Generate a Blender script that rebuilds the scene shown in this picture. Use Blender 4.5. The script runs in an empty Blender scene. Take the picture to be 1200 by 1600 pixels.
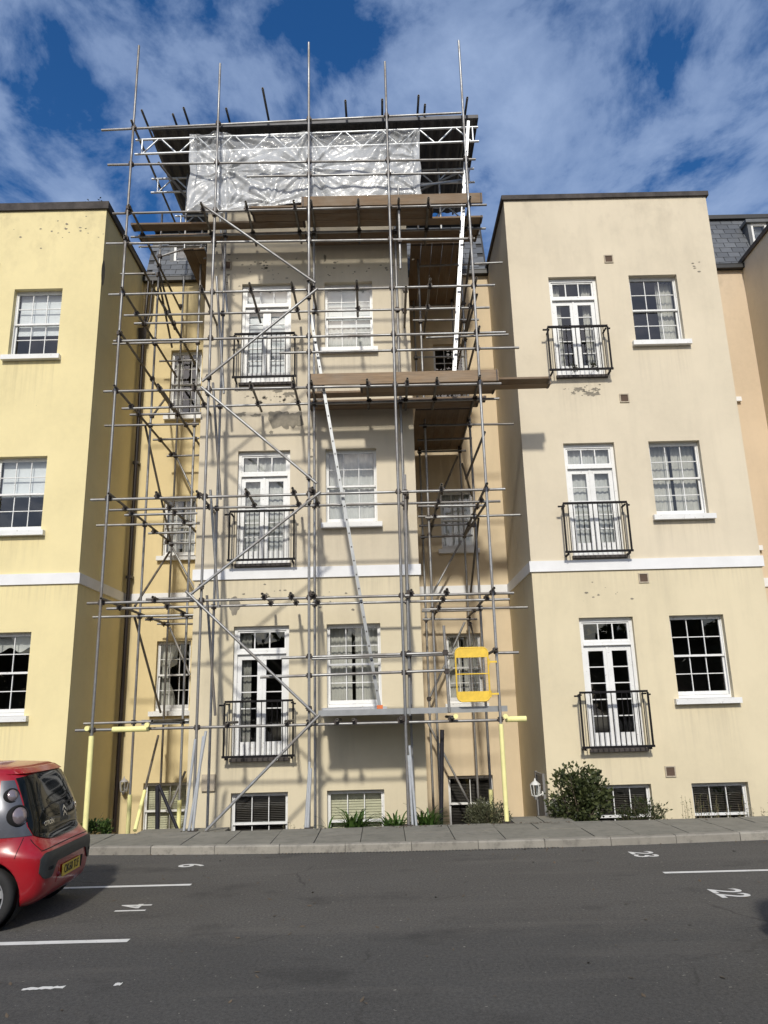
import bpy, bmesh, math, random
from mathutils import Vector, Matrix, noise
S = bpy.context.scene
COL = S.collection
R = math.radians

# ------------------------------------------------------------------ camera
cam_d = bpy.data.cameras.new('camera')
cam = bpy.data.objects.new('camera', cam_d)
COL.objects.link(cam)
cam_d.sensor_fit = 'VERTICAL'
cam_d.sensor_height = 36.0
cam_d.lens = 36.0 * 1195.0 / 1600.0
cam_d.clip_start = 0.05
cam_d.clip_end = 2000.0
PITCH, ROLL, YAW = R(14.68), R(-1.5), R(-0.384)
cam.matrix_world = (Matrix.Translation((0, 0, 1.85)) @ Matrix.Rotation(YAW, 4, 'Z')
                    @ Matrix.Rotation(R(90) + PITCH, 4, 'X') @ Matrix.Rotation(ROLL, 4, 'Z'))
S.camera = cam

# ------------------------------------------------------------------ world, sun, exposure
SUN_EL, SUN_AZ = 36.2, 3.0          # degrees; azimuth to the left of straight behind the camera
w = bpy.data.worlds.new('World')
S.world = w
w.use_nodes = True
nt = w.node_tree
nt.nodes.clear()
def wn(t, **k):
    n = nt.nodes.new(t)
    for a, v in k.items():
        setattr(n, a, v)
    return n
wo = wn('ShaderNodeOutputWorld')
bg = wn('ShaderNodeBackground')
bg.inputs['Strength'].default_value = 0.15
sky = wn('ShaderNodeTexSky', sky_type='NISHITA', sun_disc=False)
sky.sun_elevation = R(SUN_EL)
sky.sun_rotation = R(180 + SUN_AZ)
sky.altitude = 0
sky.air_density = 1.0
sky.dust_density = 2.2
sky.ozone_density = 2.5
tc = wn('ShaderNodeTexCoord')
sep = wn('ShaderNodeSeparateXYZ')
nt.links.new(tc.outputs['Generated'], sep.inputs[0])
mz = wn('ShaderNodeMath', operation='MAXIMUM'); mz.inputs[1].default_value = 0.06
nt.links.new(sep.outputs['Z'], mz.inputs[0])
dx = wn('ShaderNodeMath', operation='DIVIDE'); dy = wn('ShaderNodeMath', operation='DIVIDE')
nt.links.new(sep.outputs['X'], dx.inputs[0]); nt.links.new(mz.outputs[0], dx.inputs[1])
nt.links.new(sep.outputs['Y'], dy.inputs[0]); nt.links.new(mz.outputs[0], dy.inputs[1])
cmb = wn('ShaderNodeCombineXYZ')
nt.links.new(dx.outputs[0], cmb.inputs[0]); nt.links.new(dy.outputs[0], cmb.inputs[1])
mp = wn('ShaderNodeMapping')
mp.inputs['Location'].default_value = (5.4, 2.9, 0.0)
mp.inputs['Rotation'].default_value = (0, 0, R(25))
mp.inputs['Scale'].default_value = (1.0, 0.75, 1.0)
nt.links.new(cmb.outputs[0], mp.inputs['Vector'])
n1 = wn('ShaderNodeTexNoise'); n1.inputs['Scale'].default_value = 3.9; n1.inputs['Detail'].default_value = 10.0
n1.inputs['Roughness'].default_value = 0.6; n1.inputs['Distortion'].default_value = 0.25
n2 = wn('ShaderNodeTexNoise'); n2.inputs['Scale'].default_value = 1.1; n2.inputs['Detail'].default_value = 3.0
nt.links.new(mp.outputs[0], n1.inputs['Vector']); nt.links.new(mp.outputs[0], n2.inputs['Vector'])
ad = wn('ShaderNodeMath', operation='MULTIPLY_ADD'); ad.inputs[1].default_value = 0.35
nt.links.new(n2.outputs['Fac'], ad.inputs[0]); nt.links.new(n1.outputs['Fac'], ad.inputs[2])
rp = wn('ShaderNodeValToRGB')
rp.color_ramp.elements[0].position = 0.585; rp.color_ramp.elements[0].color = (0, 0, 0, 1)
rp.color_ramp.elements[1].position = 0.86; rp.color_ramp.elements[1].color = (0.80, 0.80, 0.80, 1)
e = rp.color_ramp.elements.new(0.70); e.color = (0.5, 0.5, 0.5, 1)
nt.links.new(ad.outputs[0], rp.inputs[0])
hsv = wn('ShaderNodeHueSaturation'); hsv.inputs['Saturation'].default_value = 1.38; hsv.inputs['Value'].default_value = 0.68; hsv.inputs['Hue'].default_value = 0.507
nt.links.new(sky.outputs[0], hsv.inputs['Color'])
cm = wn('ShaderNodeMixRGB'); cm.inputs['Color2'].default_value = (2.1, 2.75, 4.05, 1)
nt.links.new(rp.outputs[0], cm.inputs['Fac']); nt.links.new(hsv.outputs[0], cm.inputs['Color1'])
nt.links.new(cm.outputs[0], bg.inputs['Color']); nt.links.new(bg.outputs[0], wo.inputs[0])

sun_d = bpy.data.lights.new('sun', 'SUN')
sun_d.energy = 2.75
sun_d.angle = R(3.0)
sun_d.color = (1.0, 0.955, 0.86)
sun = bpy.data.objects.new('sun', sun_d)
COL.objects.link(sun)
sdir = Vector((-math.sin(R(SUN_AZ)) * math.cos(R(SUN_EL)), -math.cos(R(SUN_AZ)) * math.cos(R(SUN_EL)), math.sin(R(SUN_EL))))
sun.rotation_euler = sdir.to_track_quat('Z', 'Y').to_euler()
sun.location = sdir * 60

S.view_settings.view_transform = 'Standard'
S.view_settings.look = 'None'
S.view_settings.exposure = 0.28
S.view_settings.gamma = 1.0
S.view_settings.use_curve_mapping = False
S.render.engine = 'CYCLES'
S.cycles.max_bounces = 8
S.cycles.transparent_max_bounces = 16

# ------------------------------------------------------------------ materials
def new_mat(name, base=(.5, .5, .5), rough=.6, metal=0.0, spec=.5):
    m = bpy.data.materials.new(name)
    m.use_nodes = True
    b = m.node_tree.nodes['Principled BSDF']
    b.inputs['Base Color'].default_value = (*base, 1)
    b.inputs['Roughness'].default_value = rough
    b.inputs['Metallic'].default_value = metal
    b.inputs['Specular IOR Level'].default_value = spec
    return m, m.node_tree, b
def nd(t, ty, **k):
    n = t.nodes.new(ty)
    for a, v in k.items():
        setattr(n, a, v)
    return n
def noise_fac(t, scale, detail=4, rough=.55, vec=None, lo=.35, hi=.65, dist=0.0):
    n = nd(t, 'ShaderNodeTexNoise')
    n.inputs['Scale'].default_value = scale
    n.inputs['Detail'].default_value = detail
    n.inputs['Roughness'].default_value = rough
    n.inputs['Distortion'].default_value = dist
    if vec is not None:
        t.links.new(vec, n.inputs['Vector'])
    r = nd(t, 'ShaderNodeMapRange')
    r.inputs['From Min'].default_value = lo
    r.inputs['From Max'].default_value = hi
    t.links.new(n.outputs['Fac'], r.inputs['Value'])
    return r.outputs[0]
def pos(t, scale=(1, 1, 1)):
    g = nd(t, 'ShaderNodeNewGeometry')
    m = nd(t, 'ShaderNodeMapping')
    m.inputs['Scale'].default_value = scale
    t.links.new(g.outputs['Position'], m.inputs['Vector'])
    return m.outputs[0]
def objpos(t, scale=(1, 1, 1)):
    g = nd(t, 'ShaderNodeTexCoord')
    m = nd(t, 'ShaderNodeMapping')
    m.inputs['Scale'].default_value = scale
    t.links.new(g.outputs['Object'], m.inputs['Vector'])
    return m.outputs[0]
def mix(t, fac, a, b, mode='MIX', amt=None):
    m = nd(t, 'ShaderNodeMixRGB', blend_type=mode)
    if amt is not None:
        q = nd(t, 'ShaderNodeMath', operation='MULTIPLY'); q.inputs[1].default_value = amt
        t.links.new(fac, q.inputs[0]); fac = q.outputs[0]
    if isinstance(fac, (int, float)): m.inputs[0].default_value = fac
    else: t.links.new(fac, m.inputs[0])
    for i, c in ((1, a), (2, b)):
        if isinstance(c, tuple): m.inputs[i].default_value = (*c, 1)
        else: t.links.new(c, m.inputs[i])
    return m.outputs[0]
def bump(t, b, h, strength=.2, dist=.01):
    n = nd(t, 'ShaderNodeBump')
    n.inputs['Strength'].default_value = strength
    n.inputs['Distance'].default_value = dist
    t.links.new(h, n.inputs['Height'])
    t.links.new(n.outputs[0], b.inputs['Normal'])
def rnd(t):
    return nd(t, 'ShaderNodeObjectInfo').outputs['Random']

def wall_mat(name, base, dirt=(.20, .17, .12), amount=.25, sills=(), lower=None):
    m, t, b = new_mat(name, base, .85, spec=.2)
    big = noise_fac(t, .55, 6, .6, pos(t), .38, .72)
    streak = noise_fac(t, 1.3, 5, .6, pos(t, (2.2, 1, .28)), .5, .78)
    fine = noise_fac(t, 9.0, 5, .7, pos(t), .3, .7)
    c = mix(t, big, base, tuple(v * .86 for v in base))
    c = mix(t, fine, c, tuple(min(1, v * 1.05) for v in base), amt=.35)
    c = mix(t, streak, c, dirt, amt=amount)
    # soot that collects in blotches under the coping (stays with the render)
    g = nd(t, 'ShaderNodeNewGeometry'); s = nd(t, 'ShaderNodeSeparateXYZ')
    t.links.new(g.outputs['Position'], s.inputs[0])
    r = nd(t, 'ShaderNodeMapRange'); r.inputs['From Min'].default_value = 10.6; r.inputs['From Max'].default_value = 12.6
    t.links.new(s.outputs['Z'], r.inputs['Value'])
    bl = noise_fac(t, 2.6, 8, .68, pos(t, (1, 1, .6)), .5, .74)
    k = nd(t, 'ShaderNodeMath', operation='MULTIPLY'); t.links.new(r.outputs[0], k.inputs[0]); t.links.new(bl, k.inputs[1])
    c = mix(t, k.outputs[0], c, dirt, amt=.5)
    sp = noise_fac(t, 14.0, 6, .75, pos(t), .69, .73)
    c = mix(t, sp, c, dirt, amt=.45)
    # the storey below the string course is painted a yellower cream
    if lower:
        lo = nd(t, 'ShaderNodeMath', operation='LESS_THAN'); lo.inputs[1].default_value = 4.45; t.links.new(s.outputs['Z'], lo.inputs[0])
        c = mix(t, lo.outputs[0], c, mix(t, 1.0, c, tuple(a / b2 for a, b2 in zip(lower, base)), 'MULTIPLY'))
    # rain streaks that run down from the sills
    if sills:
        run = noise_fac(t, 5.0, 4, .6, pos(t, (3.2, 1, .10)), .45, .68); tot = None
        for sx, sw_, sz, sl in sills:
            q = nd(t, 'ShaderNodeMath', operation='SUBTRACT'); q.inputs[1].default_value = sx; t.links.new(s.outputs['X'], q.inputs[0])
            q2 = nd(t, 'ShaderNodeMath', operation='ABSOLUTE'); t.links.new(q.outputs[0], q2.inputs[0])
            q3 = nd(t, 'ShaderNodeMapRange'); q3.inputs['From Min'].default_value = sw_; q3.inputs['From Max'].default_value = sw_ * .8; t.links.new(q2.outputs[0], q3.inputs['Value'])
            q4 = nd(t, 'ShaderNodeMapRange'); q4.inputs['From Min'].default_value = sz - sl; q4.inputs['From Max'].default_value = sz; t.links.new(s.outputs['Z'], q4.inputs['Value'])
            q5 = nd(t, 'ShaderNodeMath', operation='LESS_THAN'); q5.inputs[1].default_value = sz; t.links.new(s.outputs['Z'], q5.inputs[0])
            q6 = nd(t, 'ShaderNodeMath', operation='MULTIPLY'); t.links.new(q3.outputs[0], q6.inputs[0]); t.links.new(q4.outputs[0], q6.inputs[1])
            q7 = nd(t, 'ShaderNodeMath', operation='MULTIPLY'); t.links.new(q6.outputs[0], q7.inputs[0]); t.links.new(q5.outputs[0], q7.inputs[1])
            if tot is None: tot = q7.outputs[0]
            else:
                q8 = nd(t, 'ShaderNodeMath', operation='MAXIMUM'); t.links.new(tot, q8.inputs[0]); t.links.new(q7.outputs[0], q8.inputs[1]); tot = q8.outputs[0]
        k2 = nd(t, 'ShaderNodeMath', operation='MULTIPLY'); t.links.new(tot, k2.inputs[0]); t.links.new(run, k2.inputs[1])
        c = mix(t, k2.outputs[0], c, dirt, amt=.24)
    # a later coat of paint ends in a wavering line below the parapet
    ln = nd(t, 'ShaderNodeMath', operation='MULTIPLY_ADD'); ln.inputs[1].default_value = .06; t.links.new(fine, ln.inputs[0]); t.links.new(s.outputs['Z'], ln.inputs[2])
    l2 = nd(t, 'ShaderNodeMath', operation='GREATER_THAN'); l2.inputs[1].default_value = 11.36; t.links.new(ln.outputs[0], l2.inputs[0])
    c = mix(t, l2.outputs[0], c, tuple(v * .97 for v in base), amt=.3)
    t.links.new(c, b.inputs['Base Color'])
    h = mix(t, .5, noise_fac(t, 70, 4, .6, pos(t), 0, 1), noise_fac(t, 3.0, 4, .5, pos(t), 0, 1))
    bump(t, b, h, .35, .012)
    return m
M = {}
M['yellow_wall'] = wall_mat('yellow_render', (.765, .66, .37), amount=.05, sills=[(-7.05, .6, 9.05, 1.2), (-7.05, .6, 5.33, .7), (-7.05, .6, 1.88, 1.2), (-7.5, 3.0, 4.36, .5)])
M['ochre_wall'] = wall_mat('ochre_render', (.70, .575, .325), amount=.10)
M['cream_wall'] = wall_mat('cream_render', (.63, .556, .425), (.27, .24, .19), .22, [(-.53, .6, 9.02, 1.2), (-.53, .6, 5.33, .7), (-2.25, .6, 8.36, 1.3), (-2.25, .6, 1.08, .9), (-1.4, 3.0, 4.36, .6)], (.655, .575, .41))
M['peach_wall'] = wall_mat('peach_render', (.64, .515, .37), amount=.12)
M['sand_wall'] = wall_mat('sand_render', (.64, .525, .36), amount=.15)
M['beige_wall'] = wall_mat('beige_render', (.66, .582, .443), (.30, .26, .20), .16, [(5.91, .62, 9.02, 1.3), (5.91, .62, 5.33, .7), (5.91, .62, 1.86, 1.2), (4.2, .55, 8.36, 1.2), (4.2, .55, 1.08, .9), (5.0, 3.0, 4.36, .5)], (.68, .595, .415))

def plain(name, base, rough=.5, metal=0.0, var=.15, scale=12, spec=.5, bumpv=0.0):
    m, t, b = new_mat(name, base, rough, metal, spec)
    f = noise_fac(t, scale, 5, .6, objpos(t), .3, .7)
    c = mix(t, f, tuple(v * (1 - var) for v in base), tuple(min(1, v * (1 + var)) for v in base))
    t.links.new(c, b.inputs['Base Color'])
    if bumpv:
        bump(t, b, noise_fac(t, scale * 6, 4, .6, objpos(t), 0, 1), bumpv, .004)
    return m
def paint_white():
    m, t, b = new_mat('weathered_white_paint', (.74, .74, .72), .45)
    f = noise_fac(t, 16, 7, .72, pos(t), .60, .66)
    g = noise_fac(t, 2.5, 4, .6, pos(t), .3, .7)
    c = mix(t, g, (.78, .78, .77), (.68, .68, .66))
    c = mix(t, f, c, (.36, .33, .30), amt=.75)
    t.links.new(c, b.inputs['Base Color'])
    bump(t, b, noise_fac(t, 30, 5, .7, pos(t), 0, 1), .25, .004)
    return m
M['white'] = paint_white()
M['white_band'] = plain('white_masonry_paint', (.74, .74, .74), .7, var=.05, scale=3, bumpv=.1)
M['coping'] = plain('dark_coping_stone', (.06, .052, .048), .9, var=.4, scale=5, bumpv=.4)
M['black_metal'] = plain('black_painted_iron', (.008, .007, .008), .65, var=.3, spec=.2)
M['dark_pipe'] = plain('dark_brown_pipe', (.022, .015, .014), .4, var=.3)
M['room'] = plain('dim_room', (.10, .09, .08), .9, var=.2, scale=2)
M['bare'] = plain('bare_cement_render', (.235, .21, .165), .95, var=.25, scale=9, bumpv=.5)
M['vent'] = plain('clay_vent', (.42, .36, .27), .8, var=.2)
M['vent_dark'] = plain('vent_hole', (.10, .065, .045), .9)
M['blind'] = plain('white_roller_blind', (.66, .68, .70), .8, var=.04)
M['blind_beige'] = plain('beige_blind', (.52, .50, .36), .8, var=.05)
M['slat_dark'] = plain('dark_venetian_slat', (.085, .072, .062), .5, var=.2)
M['lead'] = plain('grey_lead', (.10, .105, .11), .6, var=.2, scale=4)
M['gutter'] = plain('black_gutter', (.02, .02, .02), .5, var=.2)

def glass():
    m = bpy.data.materials.new('window_glass')
    m.use_nodes = True
    t = m.node_tree; t.nodes.clear()
    o = nd(t, 'ShaderNodeOutputMaterial'); mx = nd(t, 'ShaderNodeMixShader')
    tr = nd(t, 'ShaderNodeBsdfTransparent'); gl = nd(t, 'ShaderNodeBsdfGlossy')
    tr.inputs['Color'].default_value = (.94, .96, .95, 1)
    gl.inputs['Roughness'].default_value = 0.01
    lw = nd(t, 'ShaderNodeLayerWeight'); lw.inputs['Blend'].default_value = .5
    pw = nd(t, 'ShaderNodeMath', operation='POWER'); pw.inputs[1].default_value = 5.0
    fr = nd(t, 'ShaderNodeMath', operation='MULTIPLY_ADD'); fr.inputs[1].default_value = .90; fr.inputs[2].default_value = .10
    t.links.new(lw.outputs['Facing'], pw.inputs[0]); t.links.new(pw.outputs[0], fr.inputs[0])
    n = nd(t, 'ShaderNodeTexNoise'); n.inputs['Scale'].default_value = 2.2; n.inputs['Detail'].default_value = 1
    t.links.new(pos(t), n.inputs['Vector'])
    bp = nd(t, 'ShaderNodeBump'); bp.inputs['Strength'].default_value = .08; bp.inputs['Distance'].default_value = .03
    t.links.new(n.outputs['Fac'], bp.inputs['Height']); t.links.new(bp.outputs[0], gl.inputs['Normal'])
    t.links.new(fr.outputs[0], mx.inputs[0]); t.links.new(tr.outputs[0], mx.inputs[1]); t.links.new(gl.outputs[0], mx.inputs[2])
    t.links.new(mx.outputs[0], o.inputs[0])
    return m
M['glass'] = glass()
def cloth(name, col, trans):
    m = bpy.data.materials.new(name)
    m.use_nodes = True
    t = m.node_tree; t.nodes.clear()
    o = nd(t, 'ShaderNodeOutputMaterial'); mx = nd(t, 'ShaderNodeMixShader'); m2 = nd(t, 'ShaderNodeMixShader')
    d = nd(t, 'ShaderNodeBsdfDiffuse'); l = nd(t, 'ShaderNodeBsdfTranslucent'); tr = nd(t, 'ShaderNodeBsdfTransparent')
    c = mix(t, noise_fac(t, 4, 5, .6, pos(t, (3, 3, 1)), .3, .7), tuple(v * .8 for v in col), col)
    t.links.new(c, d.inputs[0]); t.links.new(c, l.inputs[0])
    mx.inputs[0].default_value = .3; m2.inputs[0].default_value = trans
    t.links.new(d.outputs[0], mx.inputs[1]); t.links.new(l.outputs[0], mx.inputs[2])
    t.links.new(mx.outputs[0], m2.inputs[1]); t.links.new(tr.outputs[0], m2.inputs[2])
    t.links.new(m2.outputs[0], o.inputs[0])
    return m
M['net'] = cloth('net_curtain', (.82, .82, .79), .06)
M['curtain'] = cloth('lined_curtain', (.72, .70, .64), .0)
M['curtain_grey'] = cloth('grey_curtain', (.48, .47, .43), .0)

def steel():
    m, t, b = new_mat('galvanised_tube', (.42, .43, .44), .48, .6)
    f = noise_fac(t, 1.3, 6, .65, pos(t), .42, .7)
    g = noise_fac(t, 18, 5, .7, pos(t), .35, .7)
    r = rnd(t)
    c = mix(t, r, (.25, .25, .25), (.42, .425, .425))
    c = mix(t, g, c, (.15, .145, .135), amt=.45)
    c = mix(t, f, c, (.17, .125, .085), amt=.55)
    t.links.new(c, b.inputs['Base Color'])
    rr = mix(t, f, (.42, .42, .42), (.75, .75, .75)); t.links.new(rr, b.inputs['Roughness'])
    bump(t, b, g, .15, .002)
    return m
M['steel'] = steel()
M['rusty_shaded'] = plain('weathered_shaded_tube', (.16, .145, .125), .6, .35, var=.45, scale=6)  # weathered steel, with the shade of undersides put into its dark colour
M['coupler'] = plain('rusty_coupler', (.055, .045, .04), .6, .5, var=.4, scale=20)
M['dark_steel'] = plain('dark_painted_steel', (.025, .024, .03), .45, .3, var=.3)
M['alu'] = plain('mill_aluminium', (.30, .31, .315), .5, .6, var=.12, scale=5)
M['alu_sunlit'] = plain('sunlit_ladder_aluminium', (.52, .53, .54), .4, .35, var=.08, scale=5)  # paler copy of the aluminium, sunlight on the upper ladder painted in
M['deck'] = plain('grey_staging', (.30, .295, .30), .6, .3, var=.15, scale=6)
M['foam'] = plain('yellow_foam', (.82, .77, .34), .8, var=.08, scale=5)
M['gate'] = plain('yellow_gate_paint', (.74, .49, .05), .5, var=.15, scale=8)
M['orange'] = plain('orange_rubber', (.65, .16, .04), .6)
M['tin'] = plain('dark_roof_tin', (.055, .055, .06), .55, .4, var=.3, scale=3)
M['lattice'] = plain('aluminium_beam', (.58, .60, .62), .4, .5, var=.1)

def timber():
    m, t, b = new_mat('scaffold_timber', (.3, .23, .16), .85, spec=.2)
    g = noise_fac(t, 6, 6, .65, objpos(t, (.35, 9, 9)), .3, .72, .6)
    s = noise_fac(t, 2.2, 4, .6, objpos(t, (1, 2, 2)), .35, .7)
    c = mix(t, rnd(t), (.18, .118, .07), (.36, .25, .155))
    c = mix(t, g, c, (.085, .058, .036), amt=.75)
    c = mix(t, s, c, (.27, .235, .19), amt=.45)
    t.links.new(c, b.inputs['Base Color'])
    bump(t, b, g, .4, .003)
    return m
M['timber'] = timber()

def sheet_mat():
    m, t, b = new_mat('scaffold_sheeting', (.78, .80, .82), .24)
    b.inputs['Coat Weight'].default_value = .6; b.inputs['Coat Roughness'].default_value = .08
    tr = nd(t, 'ShaderNodeBsdfTransparent'); mx = nd(t, 'ShaderNodeMixShader'); o = t.nodes['Material Output']
    tl = nd(t, 'ShaderNodeBsdfTranslucent'); tl.inputs[0].default_value = (.75, .77, .8, 1)
    m1 = nd(t, 'ShaderNodeMixShader'); m1.inputs[0].default_value = .18
    t.links.new(b.outputs[0], m1.inputs[1]); t.links.new(tl.outputs[0], m1.inputs[2])
    # clear film with milky areas and a reinforcing scrim
    f = noise_fac(t, 1.1, 5, .6, pos(t), .38, .66)
    k = nd(t, 'ShaderNodeMapRange'); k.inputs['To Min'].default_value = .40; k.inputs['To Max'].default_value = .12
    t.links.new(f, k.inputs['Value'])
    g = nd(t, 'ShaderNodeNewGeometry'); s = nd(t, 'ShaderNodeSeparateXYZ'); t.links.new(g.outputs['Position'], s.inputs[0])
    r = nd(t, 'ShaderNodeMapRange'); r.inputs['From Min'].default_value = 13.02; r.inputs['From Max'].default_value = 13.12; r.inputs['To Max'].default_value = .36
    t.links.new(s.outputs['Z'], r.inputs['Value'])      # a single layer along the top, doubled below the lap
    a_ = nd(t, 'ShaderNodeMath', operation='ADD'); t.links.new(k.outputs[0], a_.inputs[0]); t.links.new(r.outputs[0], a_.inputs[1]); k = a_
    t.links.new(k.outputs[0], mx.inputs[0]); t.links.new(m1.outputs[0], mx.inputs[1]); t.links.new(tr.outputs[0], mx.inputs[2])
    t.links.new(mx.outputs[0], o.inputs[0])
    h = mix(t, .45, noise_fac(t, 7, 6, .7, pos(t, (1, 1, 1)), 0, 1, 1.6), noise_fac(t, 40, 3, .6, pos(t), 0, 1))
    bump(t, b, h, .28, .03)
    return m
M['sheet'] = sheet_mat()

def asphalt():
    m, t, b = new_mat('asphalt', (.06, .06, .058), .92, spec=.25)
    sp = noise_fac(t, 95, 4, .8, pos(t), .35, .7)
    sp2 = noise_fac(t, 300, 2, .8, pos(t), .52, .75)
    big = noise_fac(t, .5, 6, .6, pos(t), .35, .68)
    mid = noise_fac(t, 2.4, 6, .65, pos(t, (1, 1.6, 1)), .4, .7)
    c = mix(t, big, (.108, .101, .090), (.142, .134, .120))
    c = mix(t, mid, c, (.125, .115, .10), amt=.5)
    # an older coarser surfacing nearer the camera
    g = nd(t, 'ShaderNodeNewGeometry'); s = nd(t, 'ShaderNodeSeparateXYZ'); t.links.new(g.outputs['Position'], s.inputs[0])
    wob = nd(t, 'ShaderNodeMath', operation='MULTIPLY_ADD'); wob.inputs[1].default_value = .5
    t.links.new(mid, wob.inputs[0]); t.links.new(s.outputs['Y'], wob.inputs[2])
    r = nd(t, 'ShaderNodeMapRange'); r.inputs['From Min'].default_value = 7.9; r.inputs['From Max'].default_value = 7.2
    t.links.new(wob.outputs[0], r.inputs['Value'])
    old = mix(t, big, (.078, .076, .071), (.104, .101, .094))
    c = mix(t, r.outputs[0], c, old)
    c = mix(t, sp, c, (.04, .038, .036), amt=.6)
    c = mix(t, sp2, c, (.36, .34, .30), amt=.55)
    gr = noise_fac(t, 38, 3, .85, pos(t, (1, .8, 1)), .40, .62)
    c = mix(t, gr, c, mix(t, .6, c, (.015, .015, .015)), amt=.75)
    crk = nd(t, 'ShaderNodeTexVoronoi', feature='DISTANCE_TO_EDGE'); crk.inputs['Scale'].default_value = .38
    wv = nd(t, 'ShaderNodeMixRGB', blend_type='ADD'); wv.inputs[0].default_value = .25
    nz = nd(t, 'ShaderNodeTexNoise'); nz.inputs['Scale'].default_value = 2.5; nz.inputs['Detail'].default_value = 5; pp = pos(t); t.links.new(pp, nz.inputs['Vector']); t.links.new(pp, wv.inputs[1]); t.links.new(nz.outputs['Color'], wv.inputs[2]); t.links.new(wv.outputs[0], crk.inputs['Vector'])
    cr_ = nd(t, 'ShaderNodeMapRange'); cr_.inputs['From Min'].default_value = .006; cr_.inputs['From Max'].default_value = .0; t.links.new(crk.outputs['Distance'], cr_.inputs['Value'])
    ck = nd(t, 'ShaderNodeMath', operation='MULTIPLY'); t.links.new(cr_.outputs[0], ck.inputs[0]); t.links.new(noise_fac(t, .7, 3, .5, pos(t), .5, .6), ck.inputs[1])
    c = mix(t, ck.outputs[0], c, (.028, .026, .024), amt=.6)
    fleck = noise_fac(t, 22, 2, .5, pos(t), .715, .735)
    c = mix(t, fleck, c, (.30, .28, .24), amt=.7)
    stain = noise_fac(t, .9, 5, .6, pos(t, (1, 1.2, 1)), .57, .68)
    c = mix(t, stain, c, (.035, .034, .032), amt=.5)
    wear = noise_fac(t, .8, 5, .6, pos(t, (.35, 2.6, 1)), .54, .72)
    c = mix(t, wear, c, (.15, .138, .12), amt=.3)
    t.links.new(c, b.inputs['Base Color'])
    bump(t, b, mix(t, .4, noise_fac(t, 120, 4, .8, pos(t), 0, 1), noise_fac(t, 6, 4, .6, pos(t), 0, 1)), .7, .012)
    return m
M['asphalt'] = asphalt()
def roadpaint():
    m, t, b = new_mat('road_paint', (.7, .69, .65), .8)
    f = noise_fac(t, 30, 6, .75, pos(t), .60, .68)
    c = mix(t, noise_fac(t, 5, 4, .6, pos(t), .3, .7), (.72, .71, .67), (.58, .57, .53))
    c = mix(t, f, c, (.16, .155, .14), amt=.7)
    t.links.new(c, b.inputs['Base Color'])
    return m
M['roadpaint'] = roadpaint()
def concrete(name, a, bcol, stain):
    m, t, b = new_mat(name, a, .9, spec=.2)
    c = mix(t, noise_fac(t, 3.5, 6, .65, pos(t), .3, .7), a, bcol)
    c = mix(t, rnd(t), c, stain, amt=.35)
    c = mix(t, noise_fac(t, 7, 6, .7, pos(t), .52, .7), c, stain, amt=.6)
    c = mix(t, noise_fac(t, 60, 3, .7, pos(t), .4, .75), c, tuple(v * .6 for v in a), amt=.4)
    t.links.new(c, b.inputs['Base Color'])
    bump(t, b, noise_fac(t, 50, 5, .7, pos(t), 0, 1), .4, .006)
    return m
M['kerb'] = concrete('kerb_stone', (.36, .335, .285), (.26, .245, .21), (.11, .10, .085))
M['slab'] = concrete('paving_slab', (.27, .255, .215), (.20, .19, .16), (.14, .138, .112))
M['soil'] = plain('dark_soil', (.035, .026, .018), .95, var=.4, scale=8, bumpv=.6)
M['grout'] = plain('paving_bed', (.05, .048, .042), .95, var=.3)
def slate():
    m, t, b = new_mat('roof_slate', (.09, .10, .115), .55)
    c = mix(t, rnd(t), (.065, .072, .085), (.135, .145, .16))
    c = mix(t, noise_fac(t, 9, 5, .65, pos(t), .35, .7), c, (.085, .09, .095), amt=.6)
    t.links.new(c, b.inputs['Base Color'])
    bump(t, b, noise_fac(t, 25, 4, .6, pos(t), 0, 1), .25, .004)
    return m
M['slate'] = slate()
def leaf(name, a, bcol, rough=.5):
    m, t, b = new_mat(name, a, rough, spec=.4)
    g = nd(t, 'ShaderNodeNewGeometry')
    c = mix(t, g.outputs['Random Per Island'], a, bcol)
    t.links.new(c, b.inputs['Base Color'])
    b.inputs['Transmission Weight'].default_value = 0.0
    tl = nd(t, 'ShaderNodeBsdfTranslucent'); t.links.new(c, tl.inputs[0])
    mx = nd(t, 'ShaderNodeMixShader'); mx.inputs[0].default_value = .25
    t.links.new(b.outputs[0], mx.inputs[1]); t.links.new(tl.outputs[0], mx.inputs[2])
    t.links.new(mx.outputs[0], t.nodes['Material Output'].inputs[0])
    return m
M['leaf_dark'] = leaf('dark_shrub_leaf', (.022, .034, .012), (.075, .085, .03))
M['leaf_bronze'] = leaf('olive_shrub_leaf', (.028, .040, .014), (.095, .11, .04))
M['leaf_green'] = leaf('green_leaf', (.035, .07, .016), (.09, .14, .035))
M['leaf_strap'] = leaf('strap_leaf', (.03, .075, .015), (.10, .17, .04), .35)
M['leaf_grey'] = leaf('grey_green_leaf', (.07, .08, .04), (.15, .15, .085))
M['twig'] = plain('brown_twig', (.10, .075, .05), .9, var=.3)
M['dry'] = plain('dry_stem', (.26, .21, .12), .9, var=.3)

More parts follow.
